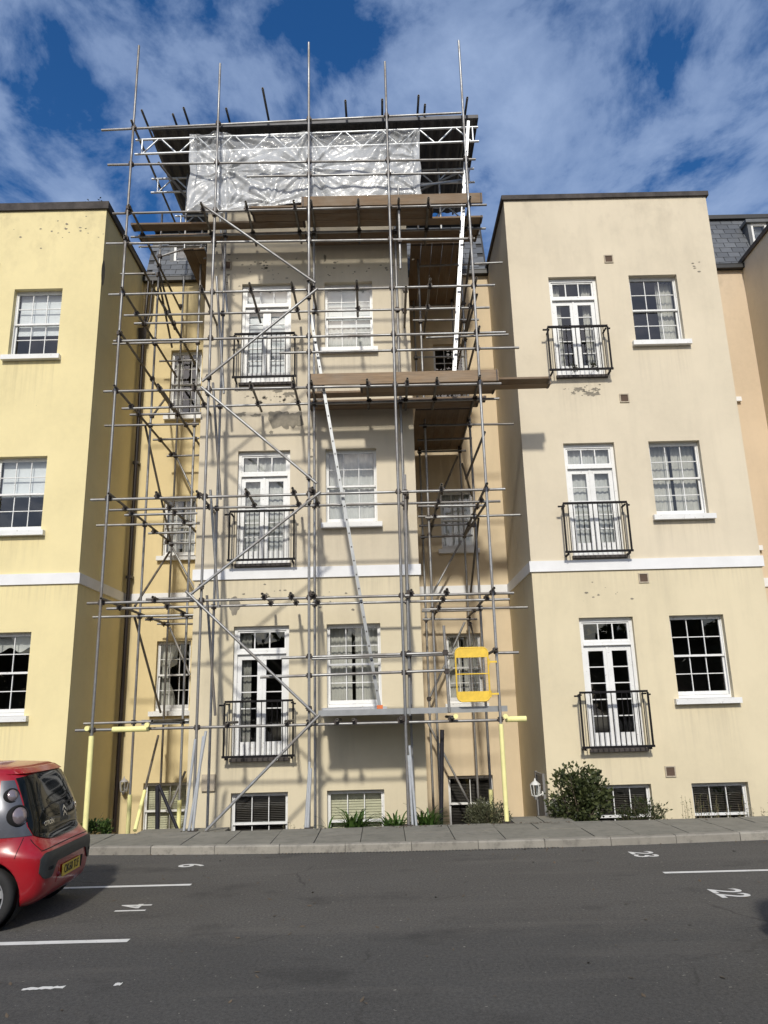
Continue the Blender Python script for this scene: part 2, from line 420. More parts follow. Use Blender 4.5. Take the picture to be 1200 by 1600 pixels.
# car materials
def carpaint(name, col):
    m, t, b = new_mat(name, col, .28)
    b.inputs['Coat Weight'].default_value = .5
    b.inputs['Coat Roughness'].default_value = .05
    c = mix(t, noise_fac(t, 3, 5, .6, pos(t), .3, .75), col, tuple(v * .8 + .012 for v in col))
    t.links.new(c, b.inputs['Base Color'])
    return m
M['car_red'] = carpaint('red_car_paint', (.33, .004, .011))
M['car_black'] = carpaint('black_car_paint', (.015, .016, .02))
M['car_glass'] = new_mat('dark_car_glass', (.006, .008, .008), 0.05, spec=.22)[0]
M['car_plastic'] = plain('grey_bumper_plastic', (.028, .031, .031), .55, var=.15)
M['tyre'] = plain('tyre_rubber', (.016, .016, .016), .8, var=.2)
M['wheel'] = plain('silver_wheel', (.55, .56, .57), .3, .7, var=.05)
M['dark'] = plain('dark_underside', (.006, .006, .006), .95)
M['chrome'] = new_mat('chrome_badge', (.75, .76, .78), .15, 1.0)[0]
M['lamp_clear'] = new_mat('clear_lamp', (.30, .25, .26), .12, .5)[0]
M['lamp_red'] = new_mat('red_lamp', (.20, .012, .018), .12)[0]
M['lamp_house'] = plain('grey_lamp_housing', (.10, .105, .12), .25, .3, var=.1)
M['plate'] = plain('yellow_number_plate', (.62, .43, .04), .45, var=.05)
M['ink'] = new_mat('black_lettering', (.012, .012, .012), .5)[0]
M['lantern_white'] = plain('white_lantern_metal', (.66, .66, .63), .4, var=.1)
M['lantern_grey'] = plain('grey_lantern_metal', (.34, .33, .33), .5, var=.15)
M['door'] = plain('grey_door_paint', (.20, .20, .20), .5, var=.1)

# ------------------------------------------------------------------ builders
WL = {}                                   # world location of every object's origin
class MB:
    """collects geometry, in world coordinates, for one mesh object"""
    def __init__(self): self.v = []; self.f = []; self.sm = []
    def add(self, vs, fs, smooth=False):
        o = len(self.v); self.v += [tuple(p) for p in vs]
        for q in fs: self.f.append(tuple(i + o for i in q)); self.sm.append(smooth)
    def box(self, x0, y0, z0, x1, y1, z1):
        if x0 > x1: x0, x1 = x1, x0
        if y0 > y1: y0, y1 = y1, y0
        if z0 > z1: z0, z1 = z1, z0
        v = [(x, y, z) for z in (z0, z1) for y in (y0, y1) for x in (x0, x1)]
        self.add(v, [(0, 2, 3, 1), (4, 5, 7, 6), (0, 1, 5, 4), (2, 6, 7, 3), (0, 4, 6, 2), (1, 3, 7, 5)])
    def hexa(self, p):                    # eight corners: bottom four then top four, each counter-clockwise
        self.add(p, [(3, 2, 1, 0), (4, 5, 6, 7), (0, 1, 5, 4), (1, 2, 6, 5), (2, 3, 7, 6), (3, 0, 4, 7)])
    def quad(self, a, b, c, d): self.add([a, b, c, d], [(0, 1, 2, 3)])
    def tube(self, a, b, r, n=8, r2=None, cap=True):
        a = Vector(a); b = Vector(b); d = (b - a).normalized(); r2 = r if r2 is None else r2
        u = d.orthogonal().normalized(); w_ = d.cross(u)
        vs = []
        for p, q in ((a, r), (b, r2)):
            for i in range(n):
                t = 2 * math.pi * i / n
                vs.append(p + (u * math.cos(t) + w_ * math.sin(t)) * q)
        self.add(vs, [(i, (i + 1) % n, n + (i + 1) % n, n + i) for i in range(n)], True)
        if cap:
            self.add(vs[:n], [tuple(reversed(range(n)))]); self.add(vs[n:], [tuple(range(n))])
    def lathe(self, prof, origin, axis, n=20):
        ax = Vector(axis).normalized(); u = ax.orthogonal().normalized(); w_ = ax.cross(u); o = Vector(origin)
        vs = [o + ax * h + (u * math.cos(2 * math.pi * i / n) + w_ * math.sin(2 * math.pi * i / n)) * r for r, h in prof for i in range(n)]
        fs = []
        for j in range(len(prof) - 1):
            for i in range(n):
                fs.append((j * n + i, j * n + (i + 1) % n, (j + 1) * n + (i + 1) % n, (j + 1) * n + i))
        self.add(vs, fs, True)
    def mesh(self, name, mat, origin=(0, 0, 0)):
        o = Vector(origin)
        me = bpy.data.meshes.new(name)
        me.from_pydata([tuple(Vector(p) - o) for p in self.v], [], self.f)
        me.polygons.foreach_set('use_smooth', self.sm)
        if mat: me.materials.append(mat)
        me.update()
        return me
    def centre(self):
        xs, ys, zs = zip(*self.v)
        return ((min(xs) + max(xs)) / 2, (min(ys) + max(ys)) / 2, (min(zs) + max(zs)) / 2)
def link(o, parent=None, wloc=(0, 0, 0)):
    COL.objects.link(o)
    wloc = Vector(wloc)
    if parent is not None:
        o.parent = parent
        o.location = wloc - WL[parent.name]
    else:
        o.location = wloc
    WL[o.name] = wloc
    return o
def tag(o, label=None, cat=None, group=None, kind=None):
    for k, v in (('label', label), ('category', cat), ('group', group), ('kind', kind)):
        if v: o[k] = v
    return o
def part(name, mb, mat, parent, origin=None, label=None):
    c = mb.centre() if origin is None else origin
    o = bpy.data.objects.new(name, mb.mesh(name, mat, c))
    link(o, parent, c)
    if label: o['label'] = label
    return o
def inst(name, me, parent, loc, scale=None, rot=None):
    o = bpy.data.objects.new(name, me)
    link(o, parent, loc)
    if scale: o.scale = scale
    if rot: o.rotation_euler = rot
    return o
def thing(name, label, cat, loc, group=None):
    o = bpy.data.objects.new(name, None)
    o.empty_display_size = .2
    link(o, None, loc)
    return tag(o, label, cat, group)
def solid(name, mb, mat, label, cat, group=None, origin=None):
    o = part(name, mb, mat, None, origin)
    return tag(o, label, cat, group)
def structure(name, mb, mat, origin=(0, 0, 0)):
    o = part(name, mb, mat, None, origin)
    return tag(o, kind='structure')
def text_mesh(s, size, depth=0.0, bold=0.0):
    c = bpy.data.curves.new('lettering', 'FONT')
    c.body = s; c.size = size; c.align_x = 'CENTER'; c.align_y = 'CENTER'; c.extrude = depth; c.offset = bold
    o = bpy.data.objects.new('lettering', c); COL.objects.link(o)
    bpy.context.view_layer.update()
    dg = bpy.context.evaluated_depsgraph_get()
    me = bpy.data.meshes.new_from_object(o.evaluated_get(dg))
    bpy.data.objects.remove(o); bpy.data.curves.remove(c)
    return me

# ------------------------------------------------------------------ ground, kerb, pavement
random.seed(4)
YFACE, YREC = 14.4, 17.1
def kerb_y(x): return 11.33 - .0323 * (x - .3) + .01166 * (x - .3) ** 2
m = MB()
xs = [-300, -60, -20, -9] + [i * .75 for i in range(-11, 15)] + [13, 25, 60, 300]
def ky(x): return kerb_y(max(-8.5, min(11, x)))
for a, b_ in zip(xs[:-1], xs[1:]):
    m.quad((a, -300, 0), (b_, -300, 0), (b_, ky(b_) - .005, 0), (a, ky(a) - .005, 0))
carpark = structure('car_park', m, M['asphalt'])
m = MB(); m.quad((-300, 20, -.42), (300, 20, -.42), (300, 400, -.42), (-300, 400, -.42)); structure('ground', m, M['soil'])
m = MB()
m.quad((-12, 12.2, -.36), (14, 12.2, -.36), (14, 14.0, -.36), (-12, 14.0, -.36)); m.quad((-12, 14.0, -.36), (14, 14.0, -.36), (14, 14.0, -.9), (-12, 14.0, -.9)); m.quad((-12, 14.0, -.9), (14, 14.0, -.9), (14, 20, -.9), (-12, 20, -.9))
structure('planting_bed', m, M['soil'])
# pavement base below the slabs, with the path to the side door
m = MB()
for a, b_ in zip(xs[4:-4], xs[5:-3]):
    m.hexa([(a, ky(a) + .13, -.3), (b_, ky(b_) + .13, -.3), (b_, 12.94, -.3), (a, 12.94, -.3),
            (a, ky(a) + .13, .075), (b_, ky(b_) + .13, .075), (b_, 12.94, .075), (a, 12.94, .075)])
m.box(2.02, 12.945, -.3, 2.98, 13.66, .075)
m.box(-3.95, 12.945, -.3, -2.55, 13.35, .075)
pav = structure('pavement', m, M['grout'])
x = -8.2; i = 0
while x < 9.4:
    wd = .66 + random.uniform(-.05, .06)
    x1 = x + wd
    for r in range(2):
        f0 = (0, .52)[r]; f1 = (.52, 1)[r]
        def yy(xx, f): return (ky(xx) + .135) * (1 - f) + 12.95 * f
        g = .006
        dz = random.uniform(-.004, .005)
        m = MB(); sl = .16
        p = [(x + g, yy(x, f0) + g), (x1 - g, yy(x1, f0) + g), (x1 - g, yy(x1, f1) - g), (x + g, yy(x, f1) - g)]
        m.hexa([(q[0], q[1], .06) for q in p] + [(q[0], q[1], .105 + dz + random.uniform(-.002, .002)) for q in p])
        part('paving_slab', m, M['slab'], pav)
    x = x1; i += 1
for px0, px1, py0, py1 in ((2.02, 2.49, 12.96, 13.3), (2.5, 2.98, 12.96, 13.3), (2.02, 2.49, 13.31, 13.66), (2.5, 2.98, 13.31, 13.66),
                           (-3.95, -3.26, 12.96, 13.35), (-3.25, -2.55, 12.96, 13.35)):
    m = MB(); m.box(px0 + .005, py0, .06, px1 - .005, py1 - .005, .108); part('paving_slab', m, M['slab'], pav)
m = MB()
for a, b_ in zip(xs[4:-4], xs[5:-3]):
    m.hexa([(a, ky(a) + .012, -.2), (b_, ky(b_) + .012, -.2), (b_, ky(b_) + .128, -.2), (a, ky(a) + .128, -.2),
            (a, ky(a) + .012, .085), (b_, ky(b_) + .012, .085), (b_, ky(b_) + .128, .085), (a, ky(a) + .128, .085)])
kerb = structure('kerb', m, M['grout'])
x = -8.2 + .3
while x < 9.2:
    x1 = x + .915
    m = MB(); g = .004; dz = random.uniform(-.004, .004); dy_ = random.uniform(-.006, .004)
    p = [(x + g, ky(x) + dy_), (x1 - g, ky(x1) + dy_), (x1 - g, ky(x1) + .13), (x + g, ky(x) + .13)]
    q = [(p[0][0], p[0][1] + .015), (p[1][0], p[1][1] + .015), p[2], p[3]]
    zt = .107 + dz
    m.add([(a[0], a[1], -.1) for a in p] + [(a[0], a[1], zt - .018) for a in p] + [(a[0], a[1], zt) for a in q],
          [(0, 1, 5, 4), (1, 2, 6, 5), (2, 3, 7, 6), (3, 0, 4, 7), (4, 5, 9, 8), (5, 6, 10, 9), (6, 7, 11, 10), (7, 4, 8, 11), (8, 9, 10, 11)])
    part('kerb_stone', m, M['kerb'], kerb)
    x = x1
# slotted drain along the foot of the kerb
m = MB()
x = -1.5
while x < 2.35:
    y0 = ky(x) - .055
    m.box(x, y0, .0, x + .02, y0 + .048, .007); x += .045
dr = solid('drain_channel', m, M['gutter'], 'long slotted black drain channel along the foot of the kerb', 'drain')
m = MB(); m.box(-1.5, ky(-1.5) - .012, 0, 2.35, ky(-1.5) - .008, .006)

# painted bay lines and numbers
def line(x0, y0, x1, y1, wd=.075, rag=.0):
    m = MB(); z = .004
    n = 14; top = []; bot = []
    for i in range(n + 1):
        f = i / n; xx = x0 + (x1 - x0) * f; yc = y0 + (y1 - y0) * f
        top.append((xx, yc + wd / 2 + random.uniform(-rag, rag), z)); bot.append((xx, yc - wd / 2 + random.uniform(-rag, rag), z))
    m.add(bot + top, [(i, i + 1, n + 2 + i, n + 1 + i) for i in range(n)])
    return part('bay_line', m, M['roadpaint'], carpark)
line(-8.0, 9.58, -2.25, 9.53, .085, .003); line(-8.0, 7.36, -2.25, 7.32, .095, .003)
line(3.14, 9.47, 8.5, 9.40, .085, .003); line(3.46, 7.33, 8.5, 7.28, .09, .003)
line(-2.63, 6.15, -2.34, 6.17, .05, .012); line(-1.99, 6.20, -1.94, 6.20, .05, .012)
def number(s, x, y, rz, size=.36, sx=1.0):
    me = text_mesh(s, size, 0, .007)
    me.materials.append(M['roadpaint'])
    o = inst('bay_number', me, carpark, (x, y, .0045))
    o.rotation_euler = (0, 0, rz); o.scale = (sx, 1.0, 1)
    return o
number('9', -2.51, 10.70, R(90), .46, 1.0)
number('14', -2.56, 8.47, R(90), .43, .85)
number('23', 3.28, 10.62, R(-90), .42, 1.0)
number('22', 3.42, 8.42, R(-90), .44, .9)

# ------------------------------------------------------------------ houses
def wall_front(mb, x0, x1, z0, z1, y, holes, depth=.165):
    gx = sorted({x0, x1, *[h[0] for h in holes], *[h[1] for h in holes]})
    gz = sorted({z0, z1, *[h[2] for h in holes], *[h[3] for h in holes]})
    for a, b_ in zip(gx[:-1], gx[1:]):
        for c, d in zip(gz[:-1], gz[1:]):
            cx, cz = (a + b_) / 2, (c + d) / 2
            if any(h[0] < cx < h[1] and h[2] < cz < h[3] for h in holes): continue
            mb.quad((a, y, c), (b_, y, c), (b_, y, d), (a, y, d))
    for h in holes:
        a, b_, c, d = h; q = y + depth
        mb.quad((a, y, c), (a, y, d), (a, q, d), (a, q, c)); mb.quad((b_, y, d), (b_, y, c), (b_, q, c), (b_, q, d))
        mb.quad((a, y, d), (b_, y, d), (b_, q, d), (a, q, d)); mb.quad((b_, y, c), (a, y, c), (a, q, c), (b_, q, c))
PANE = {}
def pane_mesh(wd, h):
    k = (round(wd, 3), round(h, 3))
    if k not in PANE:
        m = MB(); m.quad((-wd / 2, 0, -h / 2), (wd / 2, 0, -h / 2), (wd / 2, 0, h / 2), (-wd / 2, 0, h / 2))
        PANE[k] = m.mesh('pane', M['glass'])
    return PANE[k]
def room(win, x0, x1, z0, z1, y, d=2.2, mat='room'):
    m = MB(); y1 = y + d; e = .5
    X0, X1, Z0, Z1 = x0 - e, x1 + e, z0 - .3, z1 + .25
    m.quad((X0, y1, Z0), (X1, y1, Z0), (X1, y1, Z1), (X0, y1, Z1))
    m.quad((X0, y, Z0), (X0, y1, Z0), (X0, y1, Z1), (X0, y, Z1)); m.quad((X1, y1, Z0), (X1, y, Z0), (X1, y, Z1), (X1, y1, Z1))
    m.quad((X0, y1, Z1), (X1, y1, Z1), (X1, y, Z1), (X0, y, Z1)); m.quad((X0, y, Z0), (X1, y, Z0), (X1, y1, Z0), (X0, y1, Z0))
    # the inner face of the wall round the opening
    m.quad((X0, y, Z0), (X1, y, Z0), (X1, y, z0), (X0, y, z0)); m.quad((X0, y, z1), (X1, y, z1), (X1, y, Z1), (X0, y, Z1))
    m.quad((X0, y, z0), (x0, y, z0), (x0, y, z1), (X0, y, z1)); m.quad((x1, y, z0), (X1, y, z0), (X1, y, z1), (x1, y, z1))
    part('room_behind', m, M[mat], win)
def drape(win, x0, x1, z0, z1, y, mat, folds=7, amp=.03, tie=0.0, hem=0.0, side=0):
    m = MB(); nu, nv = folds * 8, 10; ph = random.uniform(0, 6)
    vs = []
    for j in range(nv + 1):
        v = j / nv
        for i in range(nu + 1):
            u = i / nu
            pinch = 1 - tie * math.sin(math.pi * min(1, (1 - v) * 1.15)) ** 2
            xx = x0 + (x1 - x0) * (u * pinch if side <= 0 else 1 - (1 - u) * pinch)
            a = .38 * amp * (0.7 + .3 * v)
            yy = y + a * math.sin(u * folds * 2 * math.pi + ph + .2 * math.sin(v * 1.2)) + .25 * a * math.sin(u * folds * 4.7 + 1.3)
            zb = z0 + hem * (.5 + .5 * math.sin(u * folds * 2 * math.pi * .5))
            vs.append((xx, yy, zb + (z1 - zb) * v))
    fs = [(j * (nu + 1) + i, j * (nu + 1) + i + 1, (j + 1) * (nu + 1) + i + 1, (j + 1) * (nu + 1) + i) for j in range(nv) for i in range(nu)]
    m.add(vs, fs, True)
    return part('curtain', m, M[mat], win)
def covering(win, kind, x0, x1, z0, z1, y):
    h = z1 - z0; wd = x1 - x0
    if kind.startswith('blind'):                       # blind:fraction
        f = float(kind.split(':')[1]); m = MB()
        m.box(x0 + .02, y, z1 - h * f, x1 - .02, y + .004, z1); m.box(x0 + .02, y - .008, z1 - h * f - .02, x1 - .02, y + .008, z1 - h * f)
        part('roller_blind', m, M['blind'], win)
    elif kind == 'beige':
        m = MB(); z = z1
        while z > z0:
            m.hexa([(x0 + .01, y, z - .043), (x1 - .01, y, z - .043), (x1 - .01, y + .006, z - .043), (x0 + .01, y + .006, z - .043),
                    (x0 + .01, y + .02, z), (x1 - .01, y + .02, z), (x1 - .01, y + .026, z), (x0 + .01, y + .026, z)]); z -= .046
        part('pleated_blind', m, M['blind_beige'], win)
    elif kind == 'venetian':
        m = MB(); z = z1
        while z > z0:
            m.hexa([(x0 + .02, y, z - .022), (x1 - .02, y, z - .022), (x1 - .02, y + .012, z - .018), (x0 + .02, y + .012, z - .018),
                    (x0 + .02, y + .001, z - .019), (x1 - .02, y + .001, z - .019), (x1 - .02, y + .013, z - .015), (x0 + .02, y + .013, z - .015)]); z -= .03
        part('venetian_blind', m, M['slat_dark'], win)
    elif kind == 'net': drape(win, x0, x1, z0, z1, y + .02, 'net', 9, .03)
    elif kind == 'swag':
        drape(win, x0, x1, z0, z1, y + .06, 'net', 8, .03); drape(win, x0, x1, z0 + h * .12, z0 + h * .3, y + .01, 'net', 6, .012, hem=.06)
    elif kind == 'pair':
        drape(win, x0, x0 + wd * .47, z0, z1, y + .06, 'curtain_grey', 5, .03); drape(win, x0 + wd * .53, x1, z0, z1, y + .06, 'curtain_grey', 5, .03)
        drape(win, x0, x1, z0 + h * .10, z0 + h * .34, y + .015, 'net', 5, .012, hem=.07)
    elif kind == 'cream_pair':
        drape(win, x0, x0 + wd * .45, z0, z1, y + .06, 'curtain', 5, .03); drape(win, x0 + wd * .52, x1, z0, z1, y + .06, 'curtain', 5, .03)
    elif kind == 'right': drape(win, x1 - wd * .36, x1, z0, z1, y + .06, 'curtain', 4, .035)
    elif kind == 'left_tied': drape(win, x0, x0 + wd * .5, z0, z1, y + .06, 'curtain', 4, .03, tie=.55)
    elif kind == 'left_strip': drape(win, x0 + .02, x0 + wd * .26, z0, z1, y + .06, 'curtain_grey', 3, .03)
    elif kind == 'sides':
        drape(win, x0, x0 + wd * .24, z0, z1, y + .06, 'curtain', 3, .03); drape(win, x1 - wd * .24, x1, z0, z1, y + .06, 'curtain', 3, .03)
    elif kind == 'valance': drape(win, x0, x1, z1 - h * .22, z1, y + .04, 'net', 5, .02, hem=.09)
def sash_window(house, x0, x1, z0, z1, yface, cover=(), sill=True, cols=3, rows=(2, 2), name='window', sill_w=.09, roomd=2.2):
    y = yface + .115                                    # face of the frame, inside the reveal
    f = MB()
    f.box(x0, y, z0, x0 + .02, y + .10, z1); f.box(x1 - .02, y, z0, x1, y + .10, z1)
    f.box(x0 + .02, y, z1 - .025, x1 - .02, y + .10, z1); f.box(x0 + .02, y - .02, z0, x1 - .02, y + .11, z0 + .055)
    win = part(name, f, M['white'], house, ((x0 + x1) / 2, y, z0))
    a, b_ = x0 + .022, x1 - .022; c, d = z0 + .06, z1 - .027
    mid = (c + d) / 2 if len(rows) == 2 else d
    leaves = [(mid - .02, d, y + .012, rows[0])] + ([(c, mid + .02, y + .052, rows[1])] if len(rows) == 2 else [])
    if len(rows) == 1: leaves = [(c, d, y + .02, rows[0])]
    for k, (s0, s1, ys, nr) in enumerate(leaves):
        s = MB(); st = .033; rb = .065 if k == len(leaves) - 1 else .036; rt = .042 if k == 0 else .036
        s.box(a, ys, s0, a + st, ys + .036, s1); s.box(b_ - st, ys, s0, b_, ys + .036, s1)
        s.box(a + st, ys, s0, b_ - st, ys + .036, s0 + rb); s.box(a + st, ys, s1 - rt, b_ - st, ys + .036, s1)
        gx0, gx1, gz0, gz1 = a + st, b_ - st, s0 + rb, s1 - rt
        cw = (gx1 - gx0) / cols; rh = (gz1 - gz0) / nr; t = .0075
        for i in range(1, cols): s.box(gx0 + i * cw - t, ys + .005, gz0, gx0 + i * cw + t, ys + .031, gz1)
        for j in range(1, nr):
            for i in range(cols):
                s.box(gx0 + i * cw + t, ys + .006, gz0 + j * rh - t, gx0 + (i + 1) * cw - t, ys + .030, gz0 + j * rh + t)
        part('sash', s, M['white'], win)
        for i in range(cols):
            for j in range(nr):
                o = inst('pane', pane_mesh(cw - .01, rh - .01), win, (gx0 + (i + .5) * cw, ys + .018, gz0 + (j + .5) * rh))
                o.rotation_euler = (R(random.uniform(-.35, .35)), 0, R(random.uniform(-.35, .35)))
    if sill:
        s = MB(); s.box(x0 - sill_w, yface - .11, z0 - .105, x1 + sill_w, yface - .002, z0 - .005)
        s.box(x0 + .002, yface, z0 - .03, x1 - .002, y - .022, z0 + .002)
        part('sill', s, M['white'], win)
    for cv in cover: covering(win, cv, x0 + .03, x1 - .03, z0 + .03, z1 - .03, y + .13)
    room(win, x0, x1, z0, z1, y + .101, roomd)
    return win
def french_door(house, x0, x1, z0, z1, yface, cover=()):
    y = yface + .09; f = MB(); fw = .062
    f.box(x0, y, z0, x0 + fw, y + .1, z1); f.box(x1 - fw, y, z0, x1, y + .1, z1)
    f.box(x0 + fw, y, z1 - .08, x1 - fw, y + .1, z1); f.box(x0 + fw, y, z0, x1 - fw, y + .1, z0 + .06)
    zt = z1 - .44
    f.box(x0 + fw, y - .012, zt - .055, x1 - fw, y + .1, zt); f.box(x0 + fw, y - .03, zt - .075, x1 - fw, y + .08, zt - .056)
    door = part('french_door', f, M['white'], house, ((x0 + x1) / 2, y, z0))
    # transom light
    s = MB(); a, b_ = x0 + fw, x1 - fw; g0, g1 = zt, z1 - .08
    s.box(a, y + .02, g0, a + .035, y + .06, g1); s.box(b_ - .035, y + .02, g0, b_, y + .06, g1)
    s.box(a + .035, y + .02, g1 - .03, b_ - .035, y + .06, g1); s.box(a + .035, y + .02, g0, b_ - .035, y + .06, g0 + .035)
    cw = (b_ - a - .07) / 3
    for i in (1, 2): s.box(a + .035 + i * cw - .011, y + .025, g0 + .035, a + .035 + i * cw + .011, y + .055, g1 - .03)
    part('transom_light', s, M['white'], door)
    for i in range(3): inst('pane', pane_mesh(cw - .01, g1 - g0 - .06), door, (a + .035 + (i + .5) * cw, y + .04, (g0 + .035 + g1 - .03) / 2))
    # two glazed leaves
    mid = (x0 + x1) / 2; l0, l1 = z0 + .062, zt - .078
    for k in (0, 1):
        p, q = (a + .004, mid - .004) if k == 0 else (mid + .004, b_ - .004)
        s = MB(); st = .078; yl = y + .022
        s.box(p, yl, l0, p + st, yl + .044, l1); s.box(q - st, yl, l0, q, yl + .044, l1)
        s.box(p + st, yl, l0, q - st, yl + .044, l0 + .21); s.box(p + st, yl, l1 - .095, q - st, yl + .044, l1)
        if k == 0: s.box(q - .02, yl - .012, l0, q + .02, yl - .001, l1)
        g0, g1 = l0 + .21, l1 - .095; rh = (g1 - g0) / 5
        for j in range(1, 5): s.box(p + st, yl + .006, g0 + j * rh - .009, q - st, yl + .038, g0 + j * rh + .009)
        part('door_leaf', s, M['white'], door)
        for j in range(5):
            o = inst('pane', pane_mesh(q - p - 2 * st + .006, rh - .016), door, ((p + q) / 2, yl + .02, g0 + (j + .5) * rh))
            o.rotation_euler = (R(random.uniform(-.35, .35)), 0, R(random.uniform(-.35, .35)))
    s = MB(); s.box(x0 - .02, yface - .06, z0 - .06, x1 + .02, yface - .003, z0 - .004); s.box(x0 + .003, yface - .003, z0 - .05, x1 - .003, y - .002, z0 + .003)
    part('sill', s, M['coping'], door)
    for cv in cover: covering(door, cv, x0 + .06, x1 - .06, z0 + .1, z1 - .06, y + .13)
    room(door, x0, x1, z0, z1, y + .101)
    return door
BAL = {}
def juliet(house, xc, z0, yface):
    y = yface - .23; hw = .615; zt = z0 + .985; zb = z0 + .035
    f = MB()
    f.box(xc - hw, y - .022, zt - .02, xc + hw, y + .022, zt + .018); f.box(xc - hw - .03, y - .016, zb - .02, xc + hw + .03, y + .016, zb + .02)
    for sx in (-1, 1):
        f.box(xc + sx * hw - .016, y - .014, zb + .02, xc + sx * hw + .016, y + .014, zt - .02)
        f.box(xc + sx * (hw - .03) - .014, y + .022, zt - .055, xc + sx * (hw - .03) + .014, yface - .001, zt - .027)
        f.box(xc + sx * (hw - .03) - .014, y + .016, zb - .055, xc + sx * (hw - .03) + .014, yface - .001, zb - .02)
        f.box(xc + sx * (hw + .05) - .05, y - .012, zt - .075, xc + sx * (hw + .02) + .03, y + .012, zt - .045)
    rail = part('balcony_railing', f, M['black_metal'], house, (xc, y, z0))
    k = round(zt - zb - .04, 3)
    if k not in BAL:
        q = MB(); q.tube((0, 0, -k / 2), (0, 0, k / 2), .0085, 6); BAL[k] = q.mesh('baluster', M['black_metal'])
    for i in range(1, 13):
        inst('baluster', BAL[k], rail, (xc - hw + 2 * hw * i / 13, y, (zt + zb) / 2))
    return rail
def air_vent(house, x, z, y, s=.13):
    m = MB(); t = .022
    m.box(x - s, y - .02, z - s, x - s + t, y, z + s); m.box(x + s - t, y - .02, z - s, x + s, y, z + s)
    m.box(x - s + t, y - .02, z - s, x + s - t, y, z - s + t); m.box(x - s + t, y - .02, z + s - t, x + s - t, y, z + s)
    v = part('air_vent', m, M['vent'], house)
    q = MB(); q.box(x - s + t, y - .006, z - s + t, x + s - t, y - .002, z + s - t)
    part('vent_grille', q, M['vent_dark'], v)
def patch(house, x, z, rx, rz, y, n=34, seed=1, label=None, mat='bare', rough=.35):
    rg = random.Random(seed); vs = [(x, y - .003, z)]
    for i in range(n):
        t = 2 * math.pi * i / n
        r = 1 + rough * (noise.noise(Vector((math.cos(t) * 1.7, math.sin(t) * 1.7, seed * 3.1))) * 1.6 + rg.uniform(-.22, .22))
        vs.append((x + rx * r * math.cos(t), y - .003, z + rz * r * math.sin(t)))
    m = MB(); m.add(vs, [(0, 1 + (i + 1) % n, 1 + i) for i in range(n)])
    return part('bare_patch', m, M[mat], house, label=label)
def flakes(house, spots, y, seed):
    rg = random.Random(seed); m = MB()
    for x, z, rx, rz, n in spots:
        for _ in range(n):
            cx = x + rg.gauss(0, rx); cz = z + rg.gauss(0, rz); r = rg.uniform(.008, .03); k = rg.randint(5, 7)
            a0 = rg.uniform(0, 6)
            m.add([(cx + r * rg.uniform(.5, 1.4) * math.cos(a0 + 6.283 * i / k) * 1.3, y - .0025, cz + r * rg.uniform(.4, 1.1) * math.sin(a0 + 6.283 * i / k)) for i in range(k)], [tuple(reversed(range(k)))])
    o = part('paint_flakes', m, M['bare'], house); o['kind'] = 'stuff'

def house(label, x, y):
    return thing('terrace_house', label, 'house', (x, y, 0))
ZP, ZB0, ZB1 = 12.56, 4.365, 4.572
FT = ((10.67, 8.40), (6.945, 4.66), (3.475, 1.12))      # french doors: head, threshold
ST = ((10.67, 9.12), (6.945, 5.42), (3.475, 1.96))      # sashes: head, sill
def block(h, x0, x1, wall, holes, zc0=ZP, zc1=12.67, yb=21.0, left_side=True, right_side=True, copx=True):
    m = MB()
    wall_front(m, x0, x1, -.9, ZP, YFACE, holes)
    for xx, on, fl in ((x0, left_side, 0), (x1, right_side, 1)):
        if on:
            a, b_ = (yb, YFACE) if fl == 0 else (YFACE, yb)
            m.quad((xx, a, -.5), (xx, b_, -.5), (xx, b_, ZP), (xx, a, ZP))
    m.quad((x1, yb, -.5), (x0, yb, -.5), (x0, yb, ZP), (x1, yb, ZP)); m.quad((x0, YFACE, ZP), (x1, YFACE, ZP), (x1, yb, ZP), (x0, yb, ZP))
    part('wall', m, M[wall], h, (x0, YFACE, 0))
    c = MB(); o = .05
    c.box(x0 - o, YFACE - o, ZP + .002, x1 + o, YFACE + .3, zc1)
    c.box(x0 - o, YFACE + .3, ZP + .002, x0 + .3, yb, zc1 - .003); c.box(x1 - .3, YFACE + .3, ZP + .002, x1 + o, yb, zc1 - .003)
    part('coping', c, M['coping'], h)
    b2 = MB(); p = .035
    b2.box(x0 - p, YFACE - p, ZB0, x1 + p, YFACE - .001, ZB1)
    if left_side: b2.box(x0 - p, YFACE - .001, ZB0 + .002, x0 - .001, YREC - .001, ZB1 - .002)
    if right_side: b2.box(x1 + .001, YFACE - .001, ZB0 + .002, x1 + p, YREC - .001, ZB1 - .002)
    part('string_course', b2, M['white_band'], h)

# left, pale yellow wing
LX = [(-7.56, -6.55)]
h = house('pale yellow rendered house wing at the left edge, standing behind the red car', -8.0, YFACE)
holes = [(-7.56, -6.55, z0, z1) for z1, z0 in ST] + [(-9.85, -8.84, z0, z1) for z1, z0 in FT]
block(h, -10.8, -5.75, 'yellow_wall', holes, zc1=12.74)
sash_window(h, -7.56, -6.55, ST[0][1], ST[0][0], YFACE, ('blind:.62',))
sash_window(h, -7.56, -6.55, ST[1][1], ST[1][0], YFACE, ('blind:.5',))
sash_window(h, -7.56, -6.55, ST[2][1], ST[2][0], YFACE, ('valance',))
for z1, z0 in FT: french_door(h, -9.85, -8.84, z0, z1, YFACE, ('net',))
air_vent(h, -8.06, 11.17, YFACE)
patch(h, -5.753, 11.05, .05, .25, YFACE, seed=5) if False else None
m = MB(); m.add([(-5.747, YFACE + .06 + .10 * math.cos(t), 11.05 + .30 * math.sin(t)) for t in [i * .35 for i in range(18)]], [tuple(range(18))])
part('bare_patch', m, M['bare'], h)
flakes(h, [(-7.0, 12.0, .5, .18, 10), (-6.3, 12.2, .25, .15, 10)], YFACE, 31)

